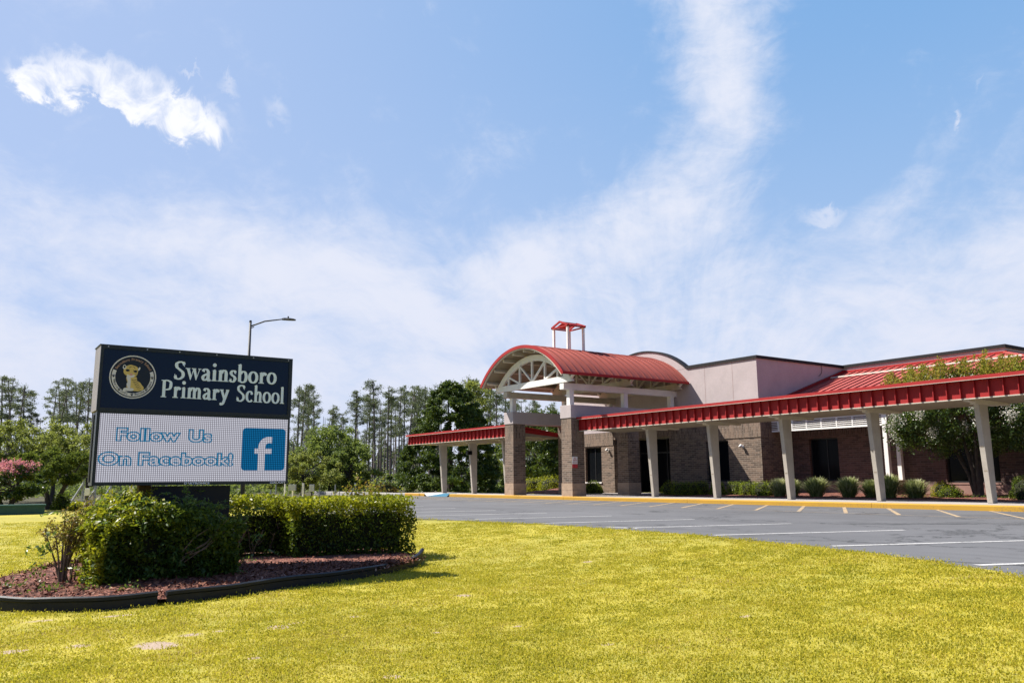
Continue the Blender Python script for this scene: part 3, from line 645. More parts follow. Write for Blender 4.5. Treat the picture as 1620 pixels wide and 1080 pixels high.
# ------------------------------------------------------------------ covered walkways
def walkway(label, x0, x1, colx, yb, side=None):
    t_ = thing('covered_walkway', label, 'walkway canopy', ((x0+x1)/2, 23.8, .15))
    prof = [(22.96, 3.03), (22.96, 3.46), (yb, 3.10), (yb, 3.0), (yb-.1, 2.96)]
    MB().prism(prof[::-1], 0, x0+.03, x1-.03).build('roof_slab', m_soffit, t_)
    f = MB(); f.box(x0, x1, 22.90, 22.945, 2.995, 3.50)
    [f.hexa([(a_, 22.945, 3.24), (a_+.028, 22.945, 3.24), (a_+.028, yb, 2.98), (a_, yb, 2.98)], [(a_, 22.945, 3.45), (a_+.028, 22.945, 3.45), (a_+.028, yb, 3.12), (a_, yb, 3.12)]) for a_ in (x0, x1-.028)]
    f.box(x0-.03, x1+.03, 22.722, 22.742, 3.478, 3.58); f.hexa([(x0-.03, 22.742, 3.56), (x1+.03, 22.742, 3.56), (x1+.03, 23.2, 3.53), (x0-.03, 23.2, 3.53)], [(x0-.03, 22.742, 3.582), (x1+.03, 22.742, 3.582), (x1+.03, 23.2, 3.56), (x0-.03, 23.2, 3.56)])
    f.hexa([(x0, 23.2, 3.46), (x1, 23.2, 3.46), (x1, yb+.05, 3.11), (x0, yb+.05, 3.11)], [(x0, 23.2, 3.56), (x1, 23.2, 3.56), (x1, yb+.05, 3.16), (x0, yb+.05, 3.16)])
    fa = f.build('fascia', m_red, t_)
    rb = MB(); x = x1-.02
    while x > x0: rb.box(x-.022, x, 22.82, 22.90, 2.998, 3.488); x -= .376
    rb.build('fascia_rib', m_red, fa, kind='stuff')
    MB().box(x0, x1, 22.87, 22.96, 2.965, 2.995).box(x0-.03, x1+.03, 22.706, 22.721, 3.468, 3.482).build('drip_edge', m_trim, fa)
    for cx in colx:
        c = MB().hexa([(cx-.15, 23.70, .152), (cx, 23.70, .152), (cx, 23.97, .152), (cx-.15, 23.97, .152)], [(cx-.15, 23.47, 2.90), (cx, 23.47, 2.90), (cx, 23.97, 2.90), (cx-.15, 23.97, 2.90)])
        co = bevel(c.build('column', m_conc, t_), .012)
        for zz in (1.02, 1.68): yy = 23.70-.23*(zz-.152)/2.748; MB().hexa([(cx-.12, yy-.004, zz), (cx-.03, yy-.004, zz), (cx-.03, yy+.01, zz), (cx-.12, yy+.01, zz)], [(cx-.12, yy-.0055, zz+.03), (cx-.03, yy-.0055, zz+.03), (cx-.03, yy+.01, zz+.03), (cx-.12, yy+.01, zz+.03)]).build('old_sign_tab', m_soffit, co)
        MB().hexa([(cx-.16, 22.97, 2.92), (cx+.01, 22.97, 2.92), (cx+.01, yb-.12, 2.90), (cx-.16, yb-.12, 2.90)], [(cx-.16, 22.97, 3.03), (cx+.01, 22.97, 3.03), (cx+.01, yb-.12, 2.98), (cx-.16, yb-.12, 2.98)]).box(cx-.158, cx+.008, 23.3, 24.6, 2.86, 2.925).build('cross_beam', m_trim, t_)
    return t_
walkway('long red fascia walkway canopy running right from the portico on tapered concrete columns', -27.93, 6, [-24.25+3.27*k for k in range(9)], 25.4)
wl = walkway('shorter red fascia walkway canopy left of the portico in front of the dark evergreen', -44.27, -33.2, [-41.42, -38.15, -34.88], 26.2)
q = on(741, 716, 0, -38.15); t_ = thing('wall_light', 'dark box light fixed high on the middle column of the left walkway', 'light', (-38.13, q[1], q[2]))
MB().box(-38.15, -38.0, q[1]-.15, q[1]+.15, q[2]-.11, q[2]+.11).build('housing', m_black, t_); MB().box(-38.0, -37.98, q[1]-.09, q[1]+.12, q[2]-.08, q[2]+.07).build('lens', m_glass, t_)

# ------------------------------------------------------------------ lettering helpers
def spline(pts, n=8, closed=False):
    P_ = [np.array(p, float) for p in pts]; out = []; m_ = len(P_)
    rngi = range(m_) if closed else range(m_-1)
    for i in rngi:
        p0 = P_[(i-1) % m_] if closed or i > 0 else P_[0]; p1 = P_[i]; p2 = P_[(i+1) % m_]; p3 = P_[(i+2) % m_] if closed or i+2 < m_ else P_[-1]
        for k in range(n):
            u = k/n; out.append(.5*((2*p1)+(-p0+p2)*u+(2*p0-5*p1+4*p2-p3)*u*u+(-p0+3*p1-3*p2+p3)*u**3))
    out.append(P_[0] if closed else P_[-1]); return out
TH, TN = .155, .055
def pen(pts, thick=TH, thin=TN, taper=False):
    """broad pen: strokes get heavier where they run upright"""
    pts = [np.array(p, float) for p in pts]; L, Rr = [], []
    for i, p in enumerate(pts):
        d = pts[min(i+1, len(pts)-1)]-pts[max(i-1, 0)]; d /= (np.linalg.norm(d)+1e-9); n = np.array([-d[1], d[0]])
        w_ = (thin+(thick-thin)*abs(d[1])**1.5)/2; L.append(p+n*w_); Rr.append(p-n*w_)
    return L, Rr
def arcp(cx, cy, rx, ry, a0, a1, n=20): return [(cx+rx*math.cos(R_(a)), cy+ry*math.sin(R_(a))) for a in np.linspace(a0, a1, n)]
def line(a, b, n=2): return [tuple(np.array(a)+(np.array(b)-np.array(a))*i/(n-1)) for i in range(n)]
XHT, CAP, ASC, DSC = .46, .70, .74, -.22
S_ = .035
def serif(x, y, w_=.13, up_=True): return ('r', x-w_, y-(0 if up_ else S_), x+w_, y+(S_ if up_ else 0))
def flag(x, y): return ('p', [(x-.13, y-.055), (x-.05, y-.05), (x-.05, y-.09), (x+.06, y), (x-.0, y)])
def stem(x, y0, y1, w_=TH): return ('r', x-w_/2, y0, x+w_/2, y1)
GL = {
 'S': (.58, [('s', spline([(.50, .57), (.43, .655), (.29, .675), (.15, .60), (.17, .47), (.31, .37), (.44, .27), (.455, .13), (.32, .025), (.17, .035), (.09, .14)], 6)), ('r', .485, .50, .515, .69), ('r', .065, .01, .095, .2)]),
 'w': (.72, [('p', [(.02, XHT), (.165, XHT), (.27, .14), (.24, 0), (.21, 0)]), ('p', [(.21, 0), (.24, 0), (.385, XHT), (.345, XHT)]), ('p', [(.30, XHT), (.445, XHT), (.53, .14), (.50, 0), (.47, 0)]), ('p', [(.47, 0), (.50, 0), (.665, XHT), (.625, XHT)]), ('r', -.02, XHT-S_, .2, XHT), ('r', .27, XHT-S_, .47, XHT), ('r', .57, XHT-S_, .72, XHT)]),
 'a': (.48, [('s', spline([(.09, .35), (.13, .43), (.24, .445), (.325, .36), (.33, .25)], 6)), stem(.33, .05, .30), ('s', spline([(.33, .29), (.17, .22), (.085, .13), (.14, .03), (.25, .05), (.33, .13)], 6)), ('s', spline([(.33, .07), (.37, .01), (.45, .05)], 5))]),
 'i': (.29, [stem(.145, 0, XHT-.03), serif(.145, 0), flag(.145, XHT), ('c', .14, .63, .075)]),
 'n': (.56, [stem(.15, 0, XHT-.03), serif(.15, 0), flag(.15, XHT), ('s', spline([(.20, .34), (.28, .43), (.37, .425), (.42, .33), (.42, .2)], 6)), stem(.42, 0, .26), serif(.42, 0)]),
 's': (.40, [('s', spline([(.325, .37), (.26, .44), (.16, .435), (.10, .36), (.15, .28), (.26, .21), (.30, .12), (.22, .02), (.11, .03), (.06, .1)], 6)), ('r', .315, .31, .34, .455), ('r', .04, .01, .065, .15)]),
 'b': (.54, [stem(.13, .03, ASC-.02), flag(.13, ASC), ('s', spline([(.18, .36), (.28, .44), (.40, .40), (.455, .23), (.40, .06), (.27, .01), (.15, .05)], 7))]),
 'o': (.53, [('s', arcp(.265, .23, .185, .215, 0, 360, 36))]),
 'r': (.42, [stem(.15, 0, XHT-.03), serif(.15, 0, .14), flag(.15, XHT), ('s', spline([(.20, .32), (.27, .42), (.35, .43)], 6)), ('c', .35, .38, .06)]),
 'P': (.60, [stem(.16, 0, CAP), serif(.16, 0, .14), ('r', .02, CAP-S_, .2, CAP), ('s', spline([(.20, .68), (.34, .68), (.475, .62), (.50, .50), (.46, .37), (.34, .32), (.20, .315)], 7))]),
 'm': (.84, [stem(.15, 0, XHT-.03), serif(.15, 0), flag(.15, XHT), ('s', spline([(.20, .34), (.28, .43), (.36, .425), (.41, .33), (.41, .2)], 6)), stem(.41, 0, .26), serif(.41, 0, .12), ('s', spline([(.46, .34), (.54, .43), (.62, .425), (.67, .33), (.67, .2)], 6)), stem(.67, 0, .26), serif(.67, 0, .12)]),
 'y': (.52, [('p', [(.03, XHT), (.185, XHT), (.305, .13), (.27, 0), (.235, .0)]), ('s', spline([(.45, XHT-.02), (.30, .08), (.20, -.13), (.10, -.18)], 6)), ('c', .10, -.15, .06), ('r', .0, XHT-S_, .22, XHT), ('r', .34, XHT-S_, .52, XHT)]),
 'c': (.46, [('s', arcp(.255, .23, .18, .215, 48, 318, 26)), ('c', .36, .36, .055)]),
 'h': (.56, [stem(.15, 0, ASC-.02), serif(.15, 0), flag(.15, ASC), ('s', spline([(.20, .34), (.28, .43), (.37, .425), (.42, .33), (.42, .2)], 6)), stem(.42, 0, .26), serif(.42, 0)]),
 'l': (.29, [stem(.145, 0, ASC-.02), serif(.145, 0), flag(.145, ASC)]),
}
def glyph_text(text, y0, y1, z0, z1, scale, X, name, m, parent):
    """serif letters standing on the +x face, reading along +y"""
    wtot = sum(GL[c][0] if c != ' ' else .42 for c in text); kx = (y1-y0)/wtot; mb = MB(); cur = 0; k = 0
    for c in text:
        if c == ' ': cur += .42; continue
        adv, items = GL[c]
        for it in items:
            d = .0035+.00035*(k % 9); k += 1
            def W(p):
                yy = y0+(cur+p[0])*kx; return (yy, z0+(z1-z0)*(yy-y0)/(y1-y0)+p[1]*scale)
            if it[0] == 'r': pl = [(it[1], it[2]), (it[3], it[2]), (it[3], it[4]), (it[1], it[4])]
            elif it[0] == 'p': pl = it[1]
            elif it[0] == 'c': pl = arcp(it[1], it[2], it[3]*scale/kx if kx else it[3], it[3], 0, 340, 14)
            else:
                L, Rr = pen(it[1])
                for i in range(len(L)-1):
                    q4 = [W(L[i]), W(L[i+1]), W(Rr[i+1]), W(Rr[i])]
                    mb.add([(X+d, a, b) for a, b in q4], [(0, 1, 2, 3)])
                continue
            pw = [W(p) for p in pl]; mb.add([(X+d, a, b) for a, b in pw], [tuple(range(len(pw)))])
        cur += adv
    return mb.build(name, m, parent)

# ------------------------------------------------------------------ message sign
XS = -11.3; SY0, SY1 = 1.477, 3.965
sign = thing('message_sign', 'school sign with navy name panel over a lit message screen, standing in the shrub bed', 'sign', (XS-.2, 2.72, -.3))
m_navy = mat('navy_sign_face', lambda t, bs, out: (t.put(bs.inputs['Base Color'], (.003, .011, .040, 1)), t.put(bs.inputs['Roughness'], .2), t.put(bs.inputs['Specular IOR Level'], .22)))
m_frame = mat('dark_sign_frame', painted((.018, .024, .032), .38, .1, 4.))
m_case = mat('bronze_sign_case', painted((.22, .20, .20), .45, .12, 4., streaks=.25, dirt=(.08, .07, .07)))
m_letter = mat('pale_blue_white_vinyl', painted((.74, .86, 1.0), .5, .03, 4.))
hd = MB().box(XS-.46, XS-.012, SY0-.0, SY1, 1.79, 2.62).build('name_cabinet', m_case, sign)
fr = MB(); fr.box(XS-.012, XS+.012, SY0, SY1, 2.575, 2.625); fr.box(XS-.012, XS+.012, SY0, SY1, 1.785, 1.825); fr.box(XS-.012, XS+.012, SY0, SY0+.035, 1.825, 2.575); fr.box(XS-.012, XS+.012, SY1-.05, SY1, 1.825, 2.575)
fr.box(XS-.47, XS-.012, SY0-.01, SY1+.01, 2.62, 2.632)
fr.build('cabinet_frame', m_frame, hd)
MB().box(XS-.011, XS, SY0+.035, SY1-.05, 1.825, 2.575).build('name_panel', m_navy, hd)
for yy in (1.56, 2.02, 2.42, 2.9, 3.4, 3.9): MB().box(XS+.012, XS+.02, yy-.008, yy+.008, 2.592, 2.608).build('frame_bolt', m_galv, hd)
glyph_text('Swainsboro', 2.355, 3.745, 2.236, 2.250, .345, XS+.001, 'name_lettering', m_letter, hd)
glyph_text('Primary', 2.215, 2.215+1.65*4.03/7.58, 1.992, 1.985, .325, XS+.001, 'name_lettering', m_letter, hd)
glyph_text('School', 2.215+1.65*4.45/7.58, 3.865, 1.984, 1.978, .325, XS+.001, 'name_lettering', m_letter, hd)
# emblem
EY, EZ, ER = 1.873, 2.232, .278
m_e_white = mat('emblem_white', painted((.66, .66, .70), .5, .03)); m_e_dark = mat('emblem_navy', painted((.008, .014, .030), .4, .05)); m_e_tan = mat('emblem_tan', painted((.40, .25, .19), .5, .05)); m_e_gold = mat('emblem_gold', painted((.62, .47, .16), .5, .05)); m_e_pink = mat('emblem_pink', painted((.60, .30, .28), .5, .03))
emb = MB(); 
def disc(mb, y, z, r_, X, ry=None, n=48, a0=0, a1=360):
    pl = arcp(y, z, ry or r_, r_, a0, a1, n)[:-1] if a1-a0 == 360 else [(y, z)]+arcp(y, z, r_, r_, a0, a1, n)
    mb.add([(X, a, b) for a, b in pl], [tuple(range(len(pl)))])
def ring(mb, y, z, r0, r1, X, a0=0, a1=360, n=48):
    A_ = np.linspace(R_(a0), R_(a1), n); v = []
    for a in A_: v += [(X, y+r0*math.cos(a), z+r0*math.sin(a)), (X, y+r1*math.cos(a), z+r1*math.sin(a))]
    mb.add(v, [(2*i, 2*i+2, 2*i+3, 2*i+1) for i in range(n-1)])
ring(emb, EY, EZ, ER-.014, ER, XS+.003); ring(emb, EY, EZ, .208, .250, XS+.003, 160, 380)
eo = emb.build('school_emblem', m_e_white, hd)
e2 = MB(); disc(e2, EY, EZ, ER-.013, XS+.0015); e2.build('emblem_ground', m_e_dark, eo)
def ring_text(text, rad, a_mid, span, size, m, name, inside=False, flip=False):
    """sans letters set round the seal"""
    cu = bpy.data.curves.new(name, 'FONT'); objs = []; mbt = MB(); n = len(text)
    for i, ch in enumerate(text):
        if ch == ' ': continue
        cu.body = ch; cu.size = size; cu.align_x = 'CENTER'; cu.offset = size*.015; cu.resolution_u = 2
        ob = bpy.data.objects.new('tmp', cu); COL.objects.link(ob); dg = bpy.context.evaluated_depsgraph_get(); me = ob.evaluated_get(dg).to_mesh()
        f_ = (i+.5)/n-.5; a = R_(a_mid-(1 if not flip else -1)*f_*span)
        base = rad if not flip else rad+size*.62
        for_v = []
        for v in me.vertices:
            lx, ly = v.co.x, v.co.y
            if not flip: rr_ = rad+ly; aa = a; px_ = rr_*math.cos(aa)+lx*math.sin(aa); pz_ = rr_*math.sin(aa)-lx*math.cos(aa)
            else: rr_ = base-ly; aa = a; px_ = rr_*math.cos(aa)-lx*math.sin(aa); pz_ = rr_*math.sin(aa)+lx*math.cos(aa)
            for_v.append((XS+.0048, EY+px_, EZ+pz_))
        mbt.add(for_v, [tuple(p.vertices) for p in me.polygons]); bpy.data.objects.remove(ob)
    return mbt.build(name, m, eo)
ring_text('Swainsboro Primary School', .212, 90, 132, .046, m_e_tan, 'emblem_lettering')
for wd, mid, sp in (('Where', 207, 30), ('Cubs', 246, 24), ('Become', 294, 32), ('Tigers', 334, 28)): ring_text(wd, .212, mid, sp, .040, m_e_dark, 'emblem_lettering', flip=True)
for a in (180, 228, 270, 316, 0):
    paw = MB(); cy_, cz_ = EY+.229*math.cos(R_(a)), EZ+.229*math.sin(R_(a)); disc(paw, cy_, cz_-.004, .011, XS+.0052, n=12)
    for k in range(4): aa = R_(150-40*k); disc(paw, cy_+.016*math.cos(aa), cz_+.015*math.sin(aa), .0052, XS+.0056, n=8)
    paw.build('paw_print', m_e_dark, eo)
def E_(pts): return [(EY+(x-615)/452*ER, EZ-(y-545)/425*ER) for x, y in pts]   # emblem drawn on a 900 px study
def epoly(pts, m, name, X, sm=True):
    q_ = E_(spline(pts, 5, True)) if sm else E_(pts); q_ = q_[:-1] if sm else q_
    return MB().add([(X, a, b) for a, b in q_], [tuple(range(len(q_)))]).build(name, m, eo)
tb = MB()
for pts in ([(490, 560), (560, 540), (680, 545), (700, 610), (760, 650), (800, 700), (835, 745), (810, 800), (700, 820), (560, 800), (500, 740), (520, 680), (500, 620)], [(455, 350), (540, 310), (620, 320), (690, 350), (705, 430), (690, 500), (640, 540), (560, 545), (480, 520), (430, 470), (430, 400)]):
    q_ = E_(spline(pts, 5, True))[:-1]; tb.add([(XS+.004+(.0006 if pts[0][0] == 455 else 0), a, b) for a, b in q_], [tuple(range(len(q_)))])
tb.build('cub_figure', m_e_gold, eo)
for k, pts in enumerate(([(490, 540), (560, 550), (575, 640), (570, 760), (525, 750), (500, 690), (520, 640)], [(440, 800), (480, 765), (600, 765), (640, 780), (630, 815), (540, 830), (450, 835)], [(500, 500), (570, 520), (640, 500), (630, 545), (570, 560), (510, 545)], [(405, 370), (420, 320), (450, 315), (475, 355), (450, 400), (420, 395)], [(700, 390), (720, 350), (745, 350), (735, 395), (710, 415)])):
    q_ = E_(spline(pts, 5, True))[:-1]; MB().add([(XS+.0052+k*.0002, a, b) for a, b in q_], [tuple(range(len(q_)))]).build('cub_white_fur', m_e_white, eo)
sb = MB()
def est(pts, w_):
    global _k; q_ = E_(spline(pts, 5)); L, Rr = pen([(a, b) for a, b in q_], w_, w_)
    for i in range(len(L)-1): sb.add([(XS+.0066, *L[i]), (XS+.0066, *L[i+1]), (XS+.0066, *Rr[i+1]), (XS+.0066, *Rr[i])], [(0, 1, 2, 3)])
for k in range(6): est([(590+k*22, 600+k*34), (640+k*22, 610+k*32), (690+k*18, 585+k*34)], .0055)
est([(530, 370), (560, 345), (590, 340)], .006); est([(600, 340), (630, 355), (645, 380)], .006); est([(540, 400), (530, 450)], .004); est([(612, 400), (622, 445)], .004); est([(640, 490), (690, 470)], .004); est([(490, 815), (560, 828), (700, 825), (800, 805)], .004)
for cx, cy in ((500, 420), (655, 432)): 
    q_ = E_(arcp(cx, cy, 34, 24, 0, 350, 14)); sb.add([(XS+.0067, a, b) for a, b in q_], [tuple(range(14))])
for cx, cy in ((440, 352),): 
    q_ = E_(arcp(cx, cy, 18, 26, 0, 350, 14)); sb.add([(XS+.0067, a, b) for a, b in q_], [tuple(range(14))])
sb.build('cub_stripe', m_e_dark, eo, kind='stuff')
epoly([(550, 480), (600, 480), (590, 515), (570, 520)], m_e_pink, 'cub_nose', XS+.0068)
# lower cabinet with the LED screen
lc = MB().box(XS-.40, XS-.03, SY0+.025, SY1-.005, .86, 1.785).build('screen_cabinet', m_frame, sign)
for a_ in (-.36, -.30): MB().box(XS+a_, XS+a_+.03, SY0+.012, SY0+.025, .9, 1.75).build('side_rail', m_black, lc)
MB().box(XS-.03, XS+.004, SY0+.012, SY0+.05, .86, 1.785).box(XS-.03, XS+.004, SY1-.03, SY1-.005, .86, 1.785).box(XS-.03, XS+.004, SY0+.05, SY1-.03, .86, .900).box(XS-.03, XS+.004, SY0+.05, SY1-.03, 1.755, 1.785).build('screen_bezel', m_frame, lc)
def led(c1, st):
    def f(t, bs, out):
        x, y, z = t.sep(pos(t))
        def g(v, off=0.):
            s = t.math('FRACT', t.math('ADD', t.math('DIVIDE', v, .0252), off)); return t.smooth(t.math('ABSOLUTE', t.math('SUBTRACT', s, .5)), .44, .20)
        k = t.math('MULTIPLY', g(y), g(z))
        h = t.math('FRACT', t.math('DIVIDE', y, .0252)); tintc = t.ramp(h, [(0., (.80, .74, 1.)), (.5, (.82, .95, .86)), (1., (1., .76, .92))])
        n = t.new('ShaderNodeMix', data_type='RGBA', blend_type='MULTIPLY'); n.inputs[0].default_value = .55; n.inputs[6].default_value = (*c1, 1); t.l.new(tintc, n.inputs[7])
        c = t.mix(k, tuple(v*.22 for v in c1), n.outputs[2])
        e = t.new('ShaderNodeEmission'); t.put(e.inputs[0], c); e.inputs[1].default_value = st; t.l.new(e.outputs[0], out.inputs[0])
    return f
m_led = mat('lit_led_white', led((.70, .69, .79), .56)); m_ledb = mat('lit_led_blue', led((.008, .165, .40), .52)); m_ledo = mat('lit_led_outline', led((.03, .26, .50), .54))
sy0, sy1, sz0, sz1 = SY0+.05, SY1-.03, .900, 1.755
scn = MB().add([(XS-.002, sy0, sz0), (XS-.002, sy1, sz0), (XS-.002, sy1, sz1), (XS-.002, sy0, sz1)], [(0, 1, 2, 3)]).build('led_screen', m_led, lc)
def text_mesh(text, y0, y1, zb0, zb1, height, X, offs, m, name, parent, shear=0.):
    cu = bpy.data.curves.new(name, 'FONT'); cu.body = text; cu.size = 1; cu.resolution_u = 4
    cu.offset = 0
    ob = bpy.data.objects.new('tmp', cu); COL.objects.link(ob); dg = bpy.context.evaluated_depsgraph_get()
    me = ob.evaluated_get(dg).to_mesh(); xs = [v.co.x for v in me.vertices]; x0, x1 = min(xs), max(xs)
    bpy.data.objects.remove(ob); cu2 = bpy.data.curves.new(name, 'FONT'); cu2.body = text; cu2.size = 1; cu2.resolution_u = 4; cu2.offset = offs
    ob = bpy.data.objects.new('tmp', cu2); COL.objects.link(ob); bpy.context.view_layer.update(); dg = bpy.context.evaluated_depsgraph_get(); me = ob.evaluated_get(dg).to_mesh()
    mb = MB(); k = (y1-y0)/(x1-x0); kz = height/.73
    v = [(X, y0+(q.co.x-x0)*k, zb0+(zb1-zb0)*((q.co.x-x0)/(x1-x0))+q.co.y*kz) for q in me.vertices]
    mb.add(v, [tuple(p.vertices) for p in me.polygons]); bpy.data.objects.remove(ob); return mb.build(name, m, parent)
for tx, a, b, z0_, h_ in (('Follow', 1.745, 2.475, 1.425, .155), ('Us', 2.615, 2.885, 1.425, .155), ('On', 1.555, 1.905, 1.118, .155), ('Facebook!', 2.02, 3.175, 1.118, .155)):
    text_mesh(tx, a, b, z0_, z0_, h_, XS-.0010, .075, m_ledo, 'message_outline', scn)
    text_mesh(tx, a, b, z0_, z0_, h_, XS-.0004, .010, m_led, 'message_fill', scn)
fb_ = MB(); r_ = .05; y0, y1, z0, z1 = 3.305, 3.905, 1.045, 1.625
pl = arcp(y1-r_, z1-r_, r_, r_, 0, 90, 6)+arcp(y0+r_, z1-r_, r_, r_, 90, 180, 6)+arcp(y0+r_, z0+r_, r_, r_, 180, 270, 6)+arcp(y1-r_, z0+r_, r_, r_, 270, 360, 6)
fb_.add([(XS-.0012, a, b) for a, b in pl], [tuple(range(len(pl)))]).build('blue_square_logo', m_ledb, scn)
ff = MB(); sp = spline([(3.575, 1.045), (3.575, 1.2), (3.575, 1.36), (3.60, 1.43), (3.65, 1.462), (3.715, 1.464)], 6); L, Rr = pen(sp, .095, .085)
for i in range(len(L)-1): ff.add([(XS-.0004, *L[i]), (XS-.0004, *L[i+1]), (XS-.0004, *Rr[i+1]), (XS-.0004, *Rr[i])], [(0, 1, 2, 3)])
ff.add([(XS-.0002, 3.475, 1.275), (XS-.0002, 3.715, 1.275), (XS-.0002, 3.715, 1.345), (XS-.0002, 3.475, 1.345)], [(0, 1, 2, 3)]).build('letter_f', m_led, scn)
m_small = mat('small_grey_print', painted((.85, .85, .9), .5, .02))
text_mesh('DAKTRONICS', 2.58, 2.895, .869, .869, .026, XS+.006, .035, m_small, 'maker_name', lc); text_mesh('GALAXY', 3.71, 3.93, .869, .869, .026, XS+.006, .035, m_small, 'maker_name', lc)
m_pyl = mat('dark_pylon_cover', painted((.006, .007, .011), .55, .15, 3.))
MB().box(XS-.36, XS-.06, 2.22, 3.19, -.35, .845).build('pylon_cover', m_pyl, sign)
MB().box(XS-.28, XS-.12, 2.06, 2.2, -.35, .86).build('support_post', mat('ochre_primer_post', painted((.10, .055, .01), .8, .2, 4.)), sign)
bevel(MB().box(XS-.06, XS+.04, 3.195, 3.245, .08, .32).build('switch_box', m_galv, sign), .006)

# ------------------------------------------------------------------ bed edging and mulch of the sign bed
def curve_pts(pix, z):
    P_ = [on(x, y, 2, z)[:2] for x, y in pix]; return spline(P_, 8)
front1 = curve_pts([(-90, 952), (-50, 961), (0, 966), (60, 968), (150, 966), (248, 957)], -.32)
front2 = curve_pts([(262, 956), (350, 946), (450, 931), (540, 920), (600, 910), (645, 899), (668, 891)], -.32)
def edging(pts, label, curl=False):
    t_ = thing('garden_edging', label, 'edging', (*pts[len(pts)//2], -.32)); mb = MB(); n = len(pts); v = []; f = []
    prof = [(-.012, -.05), (-.012, .085), (-.022, .10), (-.022, .128), (0., .14), (.02, .128), (.02, .10), (.008, .085), (.008, -.05)]
    for i, p in enumerate(pts):
        d = pts[min(i+1, n-1)]-pts[max(0, i-1)]; d = d/np.linalg.norm(d); nn = np.array([d[1], -d[0]])
        lift = .0+(.09*max(0, (i-(n-9))/8.)**2 if curl else 0)+.003*math.sin(i*.5)
        for a, b in prof: q = p+nn*a*1.3; v.append((q[0], q[1], -.32+b+lift))
    m_ = len(prof)
    for i in range(n-1):
        for j in range(m_): f.append((i*m_+j, i*m_+(j+1) % m_, (i+1)*m_+(j+1) % m_, (i+1)*m_+j))
    f.append(tuple(range(m_))); f.append(tuple((n-1)*m_+j for j in range(m_))[::-1])
    mb.add(v, f).build('plastic_strip', mat('black_plastic_edging', painted((.012, .014, .020), .5, .25, 5.)), t_, smooth=False)
edging(front1, 'left length of black plastic edging curving round the end of the mulch bed')
edging(front2, 'right length of black plastic edging, its far end curled up', True)
back = [on(x, y, 2, -.32)[:2] for x, y in [(668, 884), (600, 872), (480, 862), (360, 868), (250, 880), (150, 898), (60, 912), (0, 928), (-90, 944)]]
loop = [*front1, *front2, *spline(back, 4)]
cx = np.mean([p[0] for p in loop]); cyy = np.mean([p[1] for p in loop])
def mulch():
    v = []; f = []; n = len(loop); K = 9
    ctr = [on(x, 905, 2, -.32)[:2] for x in (0, 660)]
    for k in range(K+1):
        u = k/K
        for p in loop:
            px_ = ctr[0]+(ctr[1]-ctr[0])*np.clip((p-ctr[0])@(ctr[1]-ctr[0])/((ctr[1]-ctr[0])@(ctr[1]-ctr[0])), .06, .94)
            q = p*(1-u)+px_*u; v.append((q[0], q[1], -.26+.07*math.sin(u*1.57)+rng.uniform(-.008, .012)*(u > 0)))
    for k in range(K):
        for i in range(n): f.append((k*n+i, k*n+(i+1) % n, (k+1)*n+(i+1) % n, (k+1)*n+i))
    MB().add(v, f).build('mulch_bed', m_mulch, kind='structure')
    # loose chips
    pts = []; L_ = np.array(loop)
    for _ in range(9000):
        i = rng.integers(n); p = L_[i]; px_ = ctr[0]+(ctr[1]-ctr[0])*np.clip((p-ctr[0])@(ctr[1]-ctr[0])/((ctr[1]-ctr[0])@(ctr[1]-ctr[0])), .06, .94)
        u = rng.random()**1.2*.98; q = p*(1-u)+px_*u+rng.normal(scale=.06, size=2)*(u > .1); pts.append((q[0], q[1], -.25+.07*math.sin(u*1.57)+rng.uniform(0, .02)))
    leafmesh('mulch_chips', pts, .055, mat('mulch_chip', leafy([(0, (.05, .017, .010)), (.45, (.14, .048, .026)), (.8, (.26, .105, .060)), (1., (.52, .33, .25))], 0., .9)), aspect=.4, up=.9, kind='stuff')
mulch()

# ------------------------------------------------------------------ vegetation
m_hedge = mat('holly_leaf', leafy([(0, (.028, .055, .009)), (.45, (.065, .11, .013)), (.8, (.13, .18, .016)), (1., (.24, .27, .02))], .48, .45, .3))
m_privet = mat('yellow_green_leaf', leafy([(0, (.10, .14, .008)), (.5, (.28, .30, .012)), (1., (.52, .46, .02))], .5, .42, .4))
m_nandina = mat('compound_green_leaf', leafy([(0, (.045, .095, .025)), (.5, (.09, .165, .03)), (1., (.18, .25, .04))], .5, .4, .4))
m_rust = mat('rusty_small_leaf', leafy([(0, (.08, .08, .02)), (.4, (.16, .15, .03)), (.75, (.32, .19, .05)), (1., (.42, .17, .05))], .35, .5))
m_box = mat('boxwood_leaf', leafy([(0, (.045, .08, .008)), (.5, (.14, .20, .012)), (1., (.36, .40, .02))], .38, .45, .35))
m_dark = mat('dark_evergreen_leaf', leafy([(0, (.018, .042, .012)), (.5, (.042, .082, .018)), (.85, (.08, .13, .022)), (1., (.14, .19, .03))], .3, .5, .3))
m_oak = mat('mid_green_leaf', leafy([(0, (.08, .125, .04)), (.5, (.15, .21, .055)), (1., (.27, .32, .08))], .5, .55, .2))  # oak and olive greens lightened in place of haze over the mid distance
m_olive = mat('olive_green_leaf', leafy([(0, (.12, .15, .04)), (.5, (.22, .25, .065)), (1., (.36, .38, .10))], .5, .55, .2))
m_shade = mat('dark_shade_leaf', leafy([(0, (.035, .062, .016)), (.5, (.08, .12, .024)), (1., (.19, .23, .04))], .42, .75, .1))
m_pole = mat('weathered_dark_pole', painted((.085, .085, .09), .6, .15, 3.))
m_pine = mat('pine_needle_leaf', leafy([(0, (.065, .088, .062)), (.5, (.11, .14, .09)), (1., (.18, .21, .12))], .35, .6, .2))  # needle colour paled in place of distance haze
m_haze = mat('far_wood_leaf', leafy([(0, (.09, .115, .085)), (.5, (.13, .16, .11)), (1., (.19, .22, .14))], .35, .7, .1))  # haze of the far wood put into the leaf colour
